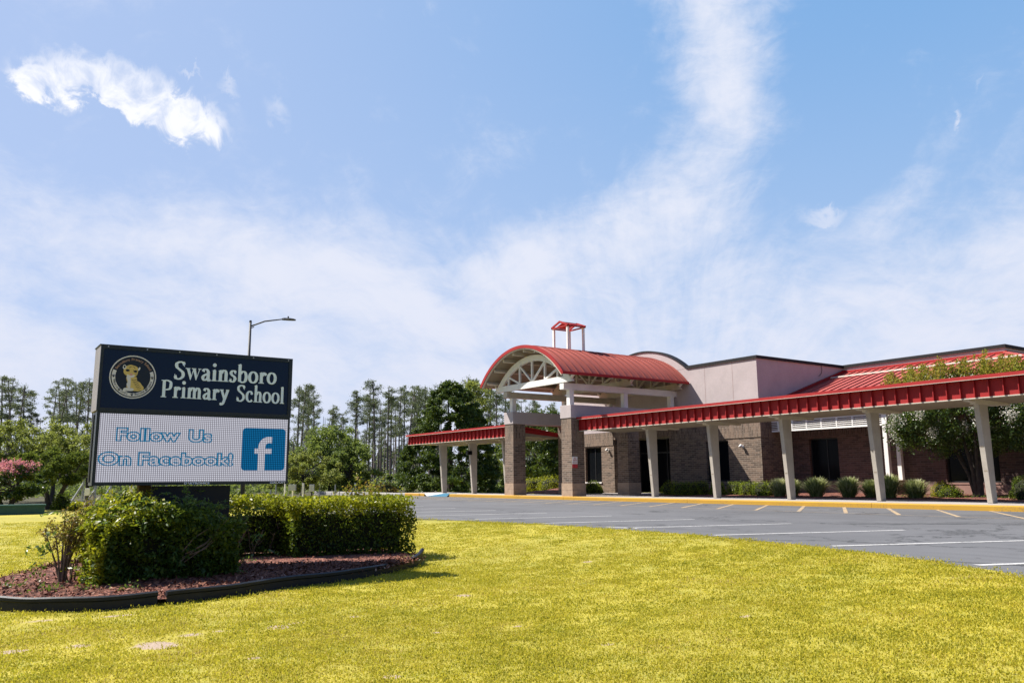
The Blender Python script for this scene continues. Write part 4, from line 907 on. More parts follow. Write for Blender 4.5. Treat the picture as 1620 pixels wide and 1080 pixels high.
m_crape = mat('crape_myrtle_leaf', leafy([(0, (.018, .042, .012)), (.5, (.042, .082, .018)), (1., (.11, .165, .03))], .38, .35, .5))
m_crapetop = mat('new_growth_leaf', leafy([(0, (.14, .18, .02)), (.5, (.27, .28, .03)), (.8, (.40, .26, .05)), (1., (.42, .15, .06))], .45, .5, .2))
m_flowerw = mat('white_blossom', leafy([(0, (.55, .50, .45)), (1., (.80, .77, .72))], .3, .7, .1))
m_flowerp = mat('pink_blossom', leafy([(0, (.62, .16, .24)), (1., (.85, .42, .48))], .3, .7, .1))
m_blade = mat('striped_grass_blade', leafy([(0, (.07, .11, .025)), (.5, (.22, .26, .09)), (1., (.60, .58, .36))], .35, .5, .3))

def box_cloud(r, n, x0, x1, y0, y1, z0, z1, topf=None, rough=.05, shell=.65):
    """points through a clipped hedge, most of them near its faces"""
    P = r.random((n*2, 3)); k = r.random(n*2) < shell; ax = r.integers(0, 5, n*2)
    dep = np.abs(r.normal(scale=.05, size=n*2))
    for a, (i, side) in enumerate(((0, 1), (0, 0), (1, 0), (1, 1), (2, 1))):
        s = k & (ax == a); P[s, i] = (1-dep[s]) if side else dep[s]
    Q = np.empty_like(P); Q[:, 0] = x0+(x1-x0)*P[:, 0]; Q[:, 1] = y0+(y1-y0)*P[:, 1]
    zt = np.full(len(P), z1) if topf is None else topf(Q[:, 0], Q[:, 1]); Q[:, 2] = z0+(zt-z0)*P[:, 2]
    w = np.stack([np.sin(Q[:, 1]*5.1+Q[:, 2]*3.7), np.sin(Q[:, 0]*6.3+Q[:, 2]*4.1+1), np.sin(Q[:, 0]*4.4+Q[:, 1]*6.2+2)], 1)+.7*np.stack([np.sin(Q[:, 1]*13+Q[:, 2]*11), np.sin(Q[:, 0]*15+Q[:, 2]*12), np.sin(Q[:, 0]*14+Q[:, 1]*16)], 1)
    Q += w*rough+r.normal(scale=rough*.35, size=Q.shape)
    keep = np.sin(Q[:, 0]*9.+Q[:, 1]*11.)+np.sin(Q[:, 1]*17.+Q[:, 2]*13.)+r.normal(scale=.8, size=len(Q)) > -1.3
    return Q[keep][:n]
def twigs(mb, r, base, n, h, spread, rad=.008, fork=3):
    for _ in range(n):
        a = r.uniform(0, 6.28); e = r.uniform(.3, 1)*spread; p0 = np.array(base)+r.normal(scale=.03, size=3)*(1, 1, 0); p2 = p0+np.array([math.cos(a)*e, math.sin(a)*e, h*r.uniform(.7, 1)])
        p1 = (p0+p2)/2+np.array([-math.cos(a)*e*.15, -math.sin(a)*e*.15, 0])+r.normal(scale=.03, size=3)
        mb.tube([p0, p1, p2], [rad, rad*.7, rad*.35], 5)
        for k in range(fork):
            u = r.uniform(.35, .9); q = p0*(1-u)+p2*u; mb.tube([q, q+np.array([r.normal()*.12, r.normal()*.12, r.uniform(.08, .25)])*spread*1.6], [rad*.45, rad*.2], 4)
G0 = -.28
r = np.random.default_rng(11)
hr = thing('clipped_hedge', 'clipped dark green hedge with yellow-green top coloured as sunlit right of the sign', 'hedge', (-12.5, 5, G0))
P = np.vstack([box_cloud(r, 15000, -12.75, -11.75, 4.20, 6.22, G0+.02, .56, None, .03), box_cloud(r, 9000, -13.0, -12.25, 3.25, 4.7, G0+.03, .58, None, .03)])
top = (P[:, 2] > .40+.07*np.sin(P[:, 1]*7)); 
leafmesh('foliage', P[~top], .050, m_hedge, hr, aspect=.6, r=r); leafmesh('sun_tinted_top_foliage', P[top]+r.normal(scale=.025, size=P[top].shape), .055, m_privet, hr, aspect=.55, up=.2, r=r)  # top leaves get a brighter yellow-green, sunlight put into the colour
Pt = np.stack([r.uniform(-12.85, -11.72, 4200), r.uniform(4.15, 6.25, 4200), r.uniform(.50, .66, 4200)], 1); Pt = np.vstack([Pt, np.stack([r.uniform(-13.0, -12.2, 1600), r.uniform(3.25, 4.3, 1600), r.uniform(.52, .70, 1600)], 1)]); leafmesh('sun_tinted_top_foliage', Pt, .055, m_privet, hr, aspect=.5, r=r)
MB().box(-12.62, -11.95, 4.40, 6.05, G0+.14, .38).box(-12.88, -12.4, 3.35, 4.40, G0+.14, .38).build('light_blocking_core', m_core, hr)  # added solid boxes that stop light passing through the hedge
tw = MB()
for yy in np.arange(3.5, 6.2, .3): twigs(tw, r, (-12.35+r.normal()*.05, yy, G0), 4, .6, .3, .011)
tw.build('stem', m_twig, hr)
# shoots growing up through the right hedge
b = on(570, 795, 0, -12.4); yt = thing('wild_shoot', 'thin yellow and rust leaved shoots sticking out of the top of the right hedge', 'shrub', (b[0], b[1], .3))
tw = MB(); P = []
for _ in range(16):
    bx, by = b[0]+r.normal()*.12, b[1]+r.normal()*.22; hh = r.uniform(.12, .36)*math.exp(-((by-b[1])/.4)**2)+.08; ex = np.array([bx+r.normal()*.04, by+r.normal()*.1, .56+hh]); tw.tube([(bx, by, .3), ex], [.006, .002], 4)
    for u in np.linspace(.45, 1, 13): P += [np.array([bx, by, .3])*(1-u)+ex*u+r.normal(scale=.035, size=3) for _ in range(3)]
for yy, hh in ((on(610, 790, 0, -12.4)[1], .16), (on(632, 790, 0, -12.4)[1], .14)):
    ex = np.array([-12.4, yy+.02, .60+hh]); tw.tube([(-12.4, yy, .3), ex], [.006, .002], 4); P += [ex-np.array([0, 0, .22])*r.random()+r.normal(scale=.02, size=3) for _ in range(16)]
tw.build('shoot', m_twig, yt); leafmesh('foliage', P, .052, m_crapetop, yt, aspect=.5, r=r)
# left shrub mass in front of the sign
hl = thing('sprawling_shrub', 'untrimmed leafy green shrub in front of the sign, its left shoulder bright yellow-green', 'shrub', (-10.9, 2.2, G0))
def topl(x, y): return np.interp(y, [ysl-.1, ysl+.15, 1.8, 2.2, 2.7, 3.05, 3.2], [.30, .50, .60, .56, .46, .34, .2])
ysl = float(on(133, 850, 0, -10.7)[1])+.06
P = box_cloud(r, 23000, -11.15, -10.22, ysl, 3.04, G0+.0, .5, topl, .06, .7); P2 = box_cloud(r, 7000, -11.7, -11.0, ysl+.15, 2.1, G0+.05, .62, None, .07, .6)
cn = P[r.integers(0, len(P), 170)]; keep = np.ones(len(P), bool)
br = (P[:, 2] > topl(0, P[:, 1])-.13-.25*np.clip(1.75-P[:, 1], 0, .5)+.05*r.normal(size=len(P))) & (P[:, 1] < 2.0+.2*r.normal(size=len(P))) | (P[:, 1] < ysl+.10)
leafmesh('foliage', P[~br], .052, m_hedge, hl, aspect=.55, r=r); leafmesh('sun_tinted_foliage', P[br], .058, m_privet, hl, aspect=.5, up=.2, r=r)  # sun-facing top and left side painted brighter through the leaf colour
leafmesh('foliage', P2, .055, m_hedge, hl, aspect=.5, r=r)
def fronds(r, n, cx, cy, cz, sx, sy, sz, L=.26):
    P = []
    for _ in range(n):
        p = np.array([cx+r.normal()*sx, cy+r.normal()*sy, cz+r.normal()*sz]); d = r.normal(size=3)*(1, 1, .5)+np.array([.4, -.1, .35]); d /= np.linalg.norm(d); side = np.cross(d, (0, 0, 1.)); side /= np.linalg.norm(side)+1e-6
        for u in np.linspace(.15, 1, 7):
            c = p+d*L*u-np.array([0, 0, .08*u*u]); P += [c+side*.035*(1.2-u*.6), c-side*.035*(1.2-u*.6)]
    return P
leafmesh('frond_foliage', fronds(r, 230, -10.80, 2.3, .50, .24, .42, .07), .062, m_nandina, hl, aspect=.36, up=.4, r=r)
leafmesh('frond_foliage', fronds(r, 90, -10.28, 2.1, .0, .05, .6, .16, .2), .058, m_nandina, hl, aspect=.36, up=.4, r=r)
leafmesh('sun_tinted_foliage', fronds(r, 260, -11.0, ysl+.42, .50, .25, .17, .11), .062, m_privet, hl, aspect=.36, up=.3, r=r)
leafmesh('sun_tinted_foliage', fronds(r, 130, -10.7, ysl+.12, .30, .12, .09, .16, .2), .060, m_privet, hl, aspect=.36, up=.3, r=r)
leafmesh('sun_tinted_foliage', fronds(r, 50, -10.8, ysl+.03, .0, .12, .04, .2, .16), .055, m_privet, hl, aspect=.4, up=.3, r=r)
MB().box(-11.02, -10.42, ysl+.18, 2.86, G0+.12, .24).box(-11.6, -11.05, ysl+.25, 2.0, G0+.2, .36).build('light_blocking_core', m_core, hl)  # added solid core, blocks light inside the shrub
tw = MB()
for yy in np.arange(1.3, 3.05, .22): twigs(tw, r, (-10.85+r.normal()*.05, yy, G0), 4, .6, .28, .011)
for _ in range(5):
    y0_ = r.uniform(2.3, 2.7); p0 = np.array([-10.20, y0_, r.uniform(-.15, .1)]); tw.tube([p0, p0+np.array([.03, r.uniform(.1, .25), r.uniform(.05, .2)]), p0+np.array([.0, r.uniform(.3, .5), r.uniform(.2, .42)])], [.007, .005, .003], 5)
tw.build('stem', m_twig, hl)
vn = thing('climbing_sprig', 'thin leafy sprig standing up against the dark base of the sign', 'vine', (-11.1, 2.75, .3)); tw = MB(); yv = on(295, 780, 0, -11.05)[1]
tw.tube([(-11.05, yv-.02, .3), (-11.04, yv, .6), (-11.03, yv+.02, .90)], [.006, .004, .002], 5).build('stem', m_twig, vn)
P = [(-11.03+r.normal()*.03, yv+r.normal()*.04*(1.6-u), .42+u*.46) for u in r.random(90)]; leafmesh('foliage', P, .045, m_nandina, vn, aspect=.5, r=r)
# small twiggy bush at the left end
q = on(97, 927, 2, -.27); sb_ = thing('twiggy_bush', 'small twiggy bush with sparse rusty leaves at the left end of the mulch bed', 'shrub', (q[0], q[1], -.27)); tw = MB(); P = []
B = np.array([q[0], q[1], -.30])
for k in range(11):
    a = r.uniform(0, 6.28); e = r.uniform(.05, .36); H_ = r.uniform(.66, .96); t2 = B+np.array([math.cos(a)*e, math.sin(a)*e+.02, H_]); t1 = B+np.array([math.cos(a)*e*.35, math.sin(a)*e*.35, H_*.45])
    tw.tube([B+r.normal(scale=.015, size=3), t1, t2], [.015, .010, .004], 6)
    for j in range(7):
        u = r.uniform(.25, 1); c = t1*(1-u)+t2*u; d = c+np.array([r.normal()*.09, r.normal()*.10, r.uniform(.04, .17)]); tw.tube([c, d], [.004, .0015], 4)
        P += [c*(1-w_)+d*w_+r.normal(scale=.022, size=3) for w_ in r.random(26)]
tw.build('stem', m_twig, sb_); leafmesh('foliage', P, .030, m_rust, sb_, aspect=.55, r=r)
tw = MB(); tw.tube([B+np.array([0, -.01, .2]), B+np.array([.02, -.16, .32]), B+np.array([.03, -.30, .30])], [.006, .004, .002], 5); tw.build('side_shoot', m_twig, sb_)
leafmesh('side_foliage', [B+np.array([.03+r.normal()*.02, -.26+r.normal()*.05, .24+r.normal()*.06]) for _ in range(45)]+[B+np.array([.03+r.normal()*.02, -.22+r.normal()*.04, .46+r.normal()*.04]) for _ in range(40)], .05, m_nandina, sb_, aspect=.5, r=r)
# weeds in the bed
wd = [on(x, y, 2, -.24) for x, y in ((140, 933), (205, 934), (395, 880), (420, 885), (470, 880), (395, 893), (640, 888), (22, 930), (75, 935))]
P = [np.array(c)+np.array([r.normal()*.06, r.normal()*.08, abs(r.normal())*.05]) for c in wd for _ in range(60)]
leafmesh('bed_weeds', P, .04, m_nandina, aspect=.5, kind='stuff', r=r)

# grass: tufts set over the lawn, many near the camera and fewer far off
def lawn_grass():
    r = np.random.default_rng(5); protos = []
    pc = bpy.data.collections.new('grass_tufts')
    m_g = mat('lawn_blade', leafy([(0, (.22, .235, .027)), (.3, (.42, .385, .036)), (.75, (.62, .52, .050)), (.92, (.63, .50, .13)), (1., (.46, .33, .20))], .48, .6, .2))
    for k in range(5):
        V = []; F = []; T = []
        for j in range(40):
            a = r.uniform(0, 6.28); x, y = r.normal(scale=.06, size=2); h = r.uniform(.003, .012); w_ = r.uniform(.002, .004); d = np.array([math.cos(a), math.sin(a)]); ln = r.uniform(.2, 1.)*h
            n_ = np.array([-d[1], d[0]])*w_; b0 = np.array([x, y]); b1 = b0+d*ln*.4; b2 = b0+d*ln; i = len(V)
            V += [(*(b0-n_), -.004), (*(b0+n_), -.004), (*(b1+n_), h*.65), (*(b1-n_), h*.65), (*b2, h)]; F += [(i, i+1, i+2, i+3), (i+3, i+2, i+4)]; t_ = r.random(); T += [t_, t_]
        me = bpy.data.meshes.new('grass_tuft'); me.from_pydata(V, [], F); at_ = me.attributes.new('tint', 'FLOAT', 'FACE'); at_.data.foreach_set('value', np.array(T, np.float32)); me.materials.append(m_g)
        protos.append(bpy.data.objects.new('grass_tuft', me)); pc.objects.link(protos[-1])
    # points
    pts = []; ang0, ang1 = YAW-R_(37), YAW+R_(37)
    for (d0, d1, dens) in ((2.5, 8, 380), (8, 12, 200), (12, 18, 90), (18, 30, 25)):
        area = .5*(ang1-ang0)*(d1*d1-d0*d0); n = int(area*dens); a = r.uniform(ang0, ang1, n); d = np.sqrt(r.uniform(d0*d0, d1*d1, n))
        for x, y, s in zip(np.cos(a)*d, np.sin(a)*d, np.full(n, 1+.035*d0)):
            pts.append((x, y, s))
    pts = np.array(pts)
    le = LOTEDGE[np.argsort(LOTEDGE[:, 0])]
    ey = np.interp(pts[:, 0], le[:, 0], le[:, 1]); keep = (pts[:, 1] < ey-.02+.05*r.normal(size=len(pts))) | (pts[:, 0] < -46)
    pts = pts[keep]
    # outside the mulch bed
    L_ = np.array(loop); x, y = pts[:, 0], pts[:, 1]; ins = np.zeros(len(pts), bool)
    for (x0, y0), (x1, y1) in zip(L_, np.roll(L_, -1, 0)):
        c = ((y0 > y) != (y1 > y)) & (x < (x1-x0)*(y-y0)/(y1-y0+1e-12)+x0); ins ^= c
    for p_ in PATCHES:
        pr = np.exp(-(((x-p_[0])/p_[2])**2+((y-p_[1])/p_[3])**2)); ins |= (pr+r.normal(scale=.18, size=len(x))) > .42
    cl = np.sin(x*3.1+np.sin(y*2.3)*2)*np.sin(y*3.7+np.sin(x*1.9)*2)+.6*np.sin(x*8.3+y*5.1)*np.sin(y*9.1-x*4.)
    pts = pts[~ins & (cl+r.normal(scale=.6, size=len(x)) > -1.9)]
    z = np.array([gz(px, py) for px, py, _ in pts])
    me = bpy.data.meshes.new('lawn_grass'); me.vertices.add(len(pts)); me.vertices.foreach_set('co', np.column_stack([pts[:, :2], z]).ravel())
    a1 = me.attributes.new('sz', 'FLOAT', 'POINT'); a1.data.foreach_set('value', (pts[:, 2]*r.uniform(.7, 1.3, len(pts))).astype(np.float32))
    a2 = me.attributes.new('rz', 'FLOAT_VECTOR', 'POINT'); a2.data.foreach_set('vector', np.column_stack([r.normal(scale=.1, size=(len(pts), 2)), r.uniform(0, 6.28, len(pts))]).astype(np.float32).ravel())
    o = bpy.data.objects.new('lawn_grass', me); COL.objects.link(o); o['kind'] = 'stuff'
    ng = bpy.data.node_groups.new('scatter', 'GeometryNodeTree'); ng.interface.new_socket('Geometry', in_out='INPUT', socket_type='NodeSocketGeometry'); ng.interface.new_socket('Geometry', in_out='OUTPUT', socket_type='NodeSocketGeometry')
    N = ng.nodes; gi, go = N.new('NodeGroupInput'), N.new('NodeGroupOutput'); ci = N.new('GeometryNodeCollectionInfo'); ci.inputs[0].default_value = pc; ci.inputs[1].default_value = True; ci.inputs[2].default_value = True
    ip = N.new('GeometryNodeInstanceOnPoints'); ip.inputs['Pick Instance'].default_value = True
    s_ = N.new('GeometryNodeInputNamedAttribute'); s_.data_type = 'FLOAT'; s_.inputs[0].default_value = 'sz'; v_ = N.new('GeometryNodeInputNamedAttribute'); v_.data_type = 'FLOAT_VECTOR'; v_.inputs[0].default_value = 'rz'
    K = ng.links.new; K(gi.outputs[0], ip.inputs['Points']); K(ci.outputs[0], ip.inputs['Instance']); K(v_.outputs[0], ip.inputs['Rotation']); K(s_.outputs[0], ip.inputs['Scale']); K(ip.outputs[0], go.inputs[0])
    md = o.modifiers.new('scatter', 'NODES'); md.node_group = ng
    print('tufts', len(pts))
lawn_grass()

# ------------------------------------------------------------------ trees
def clump_cloud(r, centres, radii, per, flat=.7):
    c = np.repeat(np.array(centres), per, axis=0); rad = np.repeat(np.array(radii), per)
    d = r.normal(size=c.shape)*.55; d[:, 2] *= flat
    return c+d*rad[:, None]
def broad_tree(name, label, cat, base, H_, RX, RY, m, r, n_cl=90, per=170, leaf=.16, z0f=.25, trunk_r=.16, cl_r=.16, stems=1, cone=0., group=None, gap=0., bm=None, shell=.45):
    """trunk with limbs, crown of leaf clumps inside an uneven ellipsoid"""
    t_ = thing(name, label, cat, base, group); b = np.array(base, float); zc0 = H_*z0f; hc = H_-zc0; C_ = []; rad = []
    k = 0
    while len(C_) < n_cl and k < 20000:
        k += 1; d = r.normal(size=3); d /= np.linalg.norm(d); u = r.uniform(shell, 1)**.6; p = d*u; zz = (p[2]+1)/2
        w_ = 1-cone*zz; lump = 1+.22*math.sin(3*math.atan2(d[1], d[0])+7*zz+base[0])+.12*math.sin(5*math.atan2(d[1], d[0])-9*zz)
        q_ = np.array([p[0]*RX*w_*lump, p[1]*RY*w_*lump, zc0+hc*zz])
        if cone > .5:
            zz = r.random()**1.25; an = math.atan2(d[1], d[0]); rr_ = RX*.88*(1-zz)**.52*(1+.10*math.sin(3*an+6*zz)+.07*math.sin(7*an-11*zz))*r.uniform(shell, 1); q_ = np.array([math.cos(an)*rr_, math.sin(an)*rr_, zc0+hc*zz])
        if r.random() < gap and u > .6: continue
        C_.append(b+q_); rad.append(cl_r*H_*r.uniform(.45, 1.)*.5*(1-.4*cone*zz))
    P = clump_cloud(r, C_, rad, per)
    tw = MB(); 
    for s in range(stems):
        a = 6.28*s/max(1, stems)+r.random(); off = .0 if stems == 1 else .5*trunk_r*2
        p0 = b+np.array([math.cos(a)*off, math.sin(a)*off, -.05]); top = b+np.array([math.cos(a)*RX*(.0 if stems == 1 else .35), math.sin(a)*RY*(.0 if stems == 1 else .35), H_*.62])
        mid = p0*.55+top*.45+r.normal(scale=.03*H_*.3, size=3); tw.tube([p0, (p0+mid)/2, mid, top], [trunk_r, trunk_r*.85, trunk_r*.65, trunk_r*.25], 8)
        for i in r.choice(len(C_), min(len(C_), 16 if stems == 1 else 7), replace=False):
            c = C_[i]; u = r.uniform(.3, .8); s0 = mid*(1-u)+top*u if c[2] > mid[2] else p0*.3+mid*.7; tw.tube([s0, (s0+c)/2+np.array([0, 0, -.03*H_]), c], [trunk_r*.35, trunk_r*.22, trunk_r*.08], 5)
    tw.build('trunk', bm or m_bark, t_)
    leafmesh('crown', P, leaf, m, t_, aspect=.6, r=r); return t_, C_
r = np.random.default_rng(21)
GZ = -.32
# big dark evergreen behind the left walkway
c = at(712, 790, 66); hT = at(712, 606, 66)[2]-GZ
broad_tree('evergreen_tree', 'large dense dark evergreen tree rising behind the left walkway', 'tree', (c[0], c[1], GZ), hT, 5.7, 5.7, m_dark, r, 620, 190, .17, -.10, .3, .10, cone=.58, shell=.62)
# tree seen between the brick piers
c = at(862, 785, 60); hT = at(862, 672, 60)[2]+.2
broad_tree('round_tree', 'rounded glossy dark green tree seen between the two brick piers', 'tree', (c[0], c[1], -.1), hT+.9, 3.3, 3.3, m_crape, r, 300, 230, .15, .02, .14, .17, stems=3)
c = at(800, 785, 75); broad_tree('light_tree', 'pale green slender tree just left of the brick piers, behind the walkway', 'tree', (c[0], c[1], GZ), at(800, 668, 75)[2]-GZ, 1.9, 1.9, m_olive, r, 60, 110, .2, .1, .14, .15)
c = at(752, 785, 84); broad_tree('young_tree', 'tall loose light green tree with its top beside the vaulted roof edge', 'tree', (c[0], c[1], GZ), at(752, 596, 84)[2]-GZ, 1.7, 1.7, m_olive, r, 70, 70, .22, .35, .14, .11)
# mid-distance trees left and right of the sign
specs = [
 ('mid_tree', 'broad olive green tree behind the small dark tree at the left of the lawn', 25, 660, 62, 5.2, m_olive, 105, 120, .22, .30, 1),
 ('mid_tree', 'olive green tree between the pines and the left edge of the sign', 82, 684, 60, 2.8, m_olive, 52, 110, .22, .34, 1),
 ('shade_tree', 'small round topped dark green tree on a short forked trunk left of the sign', 84, 711, 44, 2.1, m_shade, 85, 170, .15, .42, 2),
 ('mid_tree', 'tall loose yellow-green tree just right of the sign', 521, 668, 62, 2.6, m_oak, 120, 110, .22, .08, 1),
 ('mid_tree', 'low spreading light green tree touching the right edge of the sign', 478, 712, 55, 2.8, m_olive, 80, 120, .2, .15, 1),
 ('mid_tree', 'rounded mid green tree to the right of the tall loose tree', 553, 700, 60, 2.3, m_oak, 80, 130, .2, .1, 1),
 ('mid_tree', 'thin pale green tree hidden mostly behind the left end of the sign', 138, 672, 66, 1.8, m_olive, 45, 90, .22, .2, 1),
]
for nm, lb, px, ty, dist, rad, m_, ncl, per, lf, z0f, stm in specs:
    c = at(px, 790, dist); broad_tree(nm, lb, 'tree', (c[0], c[1], GZ), at(px, ty, dist)[2]-GZ, rad, rad, m_, r, int(ncl*1.15), int(per*1.2), lf*.72, z0f, .16, .2, stems=stm, cone=.25)
# pink crape myrtle at the left edge
c = at(12, 790, 41); tp, Cs = broad_tree('pink_crape_myrtle', 'green tree topped with pink blossom at the left edge of the lawn', 'tree', (c[0], c[1], GZ), at(12, 738, 41)[2]-GZ, 1.5, 1.5, m_crape, r, 70, 150, .13, .2, .09, .25, stems=3)
P = clump_cloud(r, [q_ for q_ in Cs if q_[2] > GZ+1.5], [.26]*len([q_ for q_ in Cs if q_[2] > GZ+1.5]), 110)+np.array([0, 0, .16]); leafmesh('blossom', P, .10, m_flowerp, tp, r=r)
# white crape myrtle by the building
c = np.array([-13.9, 28.6, .2]); rw = np.random.default_rng(4)
tp = thing('white_crape_myrtle', 'multi-stemmed crape myrtle with white blossom in front of the brick wing', 'tree', tuple(c)); tw = MB(); Cs = []
for a, e, h in ((0, .2, 2.0), (1.0, .35, 2.2), (2.3, .5, 2.1), (3.3, .75, 1.9), (4.3, .45, 2.2), (5.3, .4, 2.2), (2.8, 1.0, 2.1)):
    d = np.array([math.cos(a), math.sin(a), 0]); tw.tube([c+d*.10, c+d*e*.35+(0, 0, h*.4), c+d*e+(0, 0, h), c+d*e*1.5+(0, 0, h+.9)], [.075, .06, .045, .02], 7)
    for _ in range(3): q_ = c+d*e+(0, 0, h*.9); tw.tube([q_, q_+rw.normal(size=3)*(.6, .6, .15)+(0, 0, .5)], [.035, .012], 5)
tw.build('trunk', m_bark, tp)
k = 0
while len(Cs) < 230:
    d = rw.normal(size=3); d /= np.linalg.norm(d); u = rw.uniform(.45, 1)**.5; q_ = c+d*u*np.array([2.9, 1.8, 1.25])+(0, 0, 2.75+.25*math.sin(3*math.atan2(d[1], d[0])))
    Cs.append(q_)
P = clump_cloud(rw, Cs, rw.uniform(.2, .42, 230), 230); leafmesh('crown', P, .085, m_crape, tp, aspect=.5, r=rw)
lowc = [q_ for q_ in Cs if q_[2] > c[2]+1.9 and q_[1] < c[1]+.5]
bc = [q_+np.array([0, -.42, .10]) for q_ in lowc[::2]]; P = clump_cloud(rw, bc, [.17]*len(bc), 75, 1.2); leafmesh('blossom', P, .05, m_flowerw, tp, r=rw)
# its leader shoots above the walkway roof
P = []; tw = MB()
for _ in range(190):
    x = rw.uniform(-2.8, 3.8); hh = rw.uniform(.25, .8)*(1-.12*abs(x)); b0 = c+np.array([x, rw.normal()*.7, 3.85+rw.uniform(-.2, .25)]); e0 = b0+np.array([rw.normal()*.1, rw.normal()*.1, hh]); tw.tube([b0, e0], [.01, .003], 4)
    P += [b0*(1-u)+e0*u+rw.normal(scale=.11*(1.3-u), size=3) for u in rw.random(120)]
tw.build('shoot', m_twig, tp, kind='stuff'); leafmesh('new_growth', P, .075, m_crapetop, tp, aspect=.5, r=rw)
# clipped shrubs along the front of the building
def round_shrub(name, label, x, y, rx, rz, m, r, n=2200, leaf=.045, zb=.18, group='clipped shrubs along the walkway bed', ry=None):
    ry = ry or rx; t_ = thing(name, label, 'shrub', (x, y, zb), group); d = r.normal(size=(n, 3)); d /= np.linalg.norm(d, axis=1)[:, None]; d[:, 2] = np.abs(d[:, 2])*1.0
    lump = 1+.09*np.sin(4*np.arctan2(d[:, 1], d[:, 0])+x*3)+.07*np.sin(9*d[:, 2]+x)
    e = np.sign(d)*np.abs(d)**.75; P = e*np.array([rx, ry, rz*2*.5])*(lump*(1-.25*r.random(n)**2))[:, None]*.95; P[:, 2] = P[:, 2]*1.0; P[:, 2] -= 0; low = r.random(n) < .45; P[low, 2] *= r.random(low.sum())
    leafmesh('foliage', P+np.array([x, y, zb]), leaf, m, t_, aspect=.6, r=r)
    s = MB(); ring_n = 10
    s.tube([(x, y, zb), (x, y, zb+rz*.25), (x, y, zb+rz*.6), (x, y, zb+rz*.8)], [rx*.6, rx*.78, rx*.66, rx*.3], 12); s.build('light_blocking_core', m_core, t_); return t_  # solid core added to block light behind the leaves
def xat(px, Y): return float(on(px, 760, 1, Y)[0])
rs = np.random.default_rng(31)
shr = [(1062, 26.9, .50, .60, 'first clipped shrub in the deep shade right of the entrance door'), (1078, 26.6, .45, .55, 'second clipped shrub in the deep shade right of the entrance door'), (1092, 26.7, .40, .56, 'shaded clipped shrub just left of a brighter tipped one'), (1108, 27.3, .40, .60, 'clipped shrub with bright tips left of the second walkway column from the portico'), (1135, 27.5, .34, .56, 'clipped shrub partly behind the second walkway column from the portico'),
       (1165, 28.0, .42, .62, 'bright green boxwood, leftmost of the three against the sunlit brick'), (1186, 27.7, .48, .62, 'bright green boxwood in the middle of the three against the sunlit brick'), (1208, 27.4, .50, .64, 'dark fronted boxwood, rightmost of the three beside the striped grasses')]
for px, Y, rx, rz, lb in shr: round_shrub('boxwood_shrub', lb, xat(px, Y), Y, rx, rz, m_box, rs)
round_shrub('boxwood_shrub', 'small yellow-green ball shrub left of the crape myrtle trunk', xat(1492, 28.6), 28.6, .40, .56, m_privet, rs, 1800); round_shrub('boxwood_shrub', 'small dark green ball shrub tucked against the yellow-green one', xat(1502, 28.1), 28.1, .36, .40, m_box, rs, 1600)
round_shrub('boxwood_shrub', 'dark clipped shrub cut off by the right edge of the picture', xat(1624, 27.3), 27.3, .5, .72, m_hedge, rs, 2200)
for px, Y, rx, rz, lb in ((842, 30.5, .85, .95, 'clipped shrub between the piers, nearest the left pier'), (858, 31.2, .85, 1.0, 'clipped shrub in the middle between the two brick piers'), (873, 29.6, .85, .98, 'clipped shrub between the piers, nearest the right pier'), (938, 27.7, .48, .66, 'clipped shrub on the orange mulch under the leftmost window')):
    round_shrub('boxwood_shrub', lb, xat(px, Y), Y, rx, rz, m_privet if px != 938 else m_box, rs, 3000, .06, .12)
c = at(607, 788, 58); round_shrub('round_bush', 'solitary rounded brownish green bush at the far end of the parking lot', c[0], c[1], 1.05, 1.0, m_rust, rs, 3500, .11, -.3, None)
c = at(97, 800, 43); round_shrub('round_bush', 'low dark clipped bush beside the trunk of the small tree left of the sign', c[0], c[1], .42, .75, m_hedge, rs, 1600, .08, -.32, None)
c = at(118, 803, 41); round_shrub('round_bush', 'small light green bush just left of the message sign', c[0], c[1], .34, .40, m_privet, rs, 900, .08, -.32, None)
# striped ornamental grasses
def striped(label, x, y, R0, H0, r, n=650):
    t_ = thing('ornamental_grass', label, 'grass clump', (x, y, .18), 'striped grass clumps in the walkway bed'); V = []; F = []; T = []
    for _ in range(n):
        a = r.uniform(0, 6.28); e = r.uniform(.15, 1.)*R0; h = H0*r.uniform(.75, 1.05)*math.sqrt(1-.86*(e/R0)**2); d = np.array([math.cos(a), math.sin(a)]); s = np.array([-d[1], d[0]])*r.uniform(.009, .016); b0 = d*r.uniform(0, .22); i = len(V)
        for u, w_ in ((0, 1), (.35, 1), (.7, .85), (1, .15)):
            p = b0+d*e*(u**1.15); z = h*(math.sin(min(1, u*1.05)*1.45)); V += [(*(p-s*w_), z), (*(p+s*w_), z)]
        for j in range(3): F.append((i+2*j, i+2*j+1, i+2*j+3, i+2*j+2)); T.append(min(1, max(0, r.normal(.35+.22*j, .25))))  # tint pales towards the tips, lit ends put into the colour
    me = bpy.data.meshes.new('blades'); me.from_pydata(V, [], F); at_ = me.attributes.new('tint', 'FLOAT', 'FACE'); at_.data.foreach_set('value', np.array(T, np.float32)); me.materials.append(m_blade)
    o = bpy.data.objects.new('blades', me); COL.objects.link(o); o.parent = t_; return t_
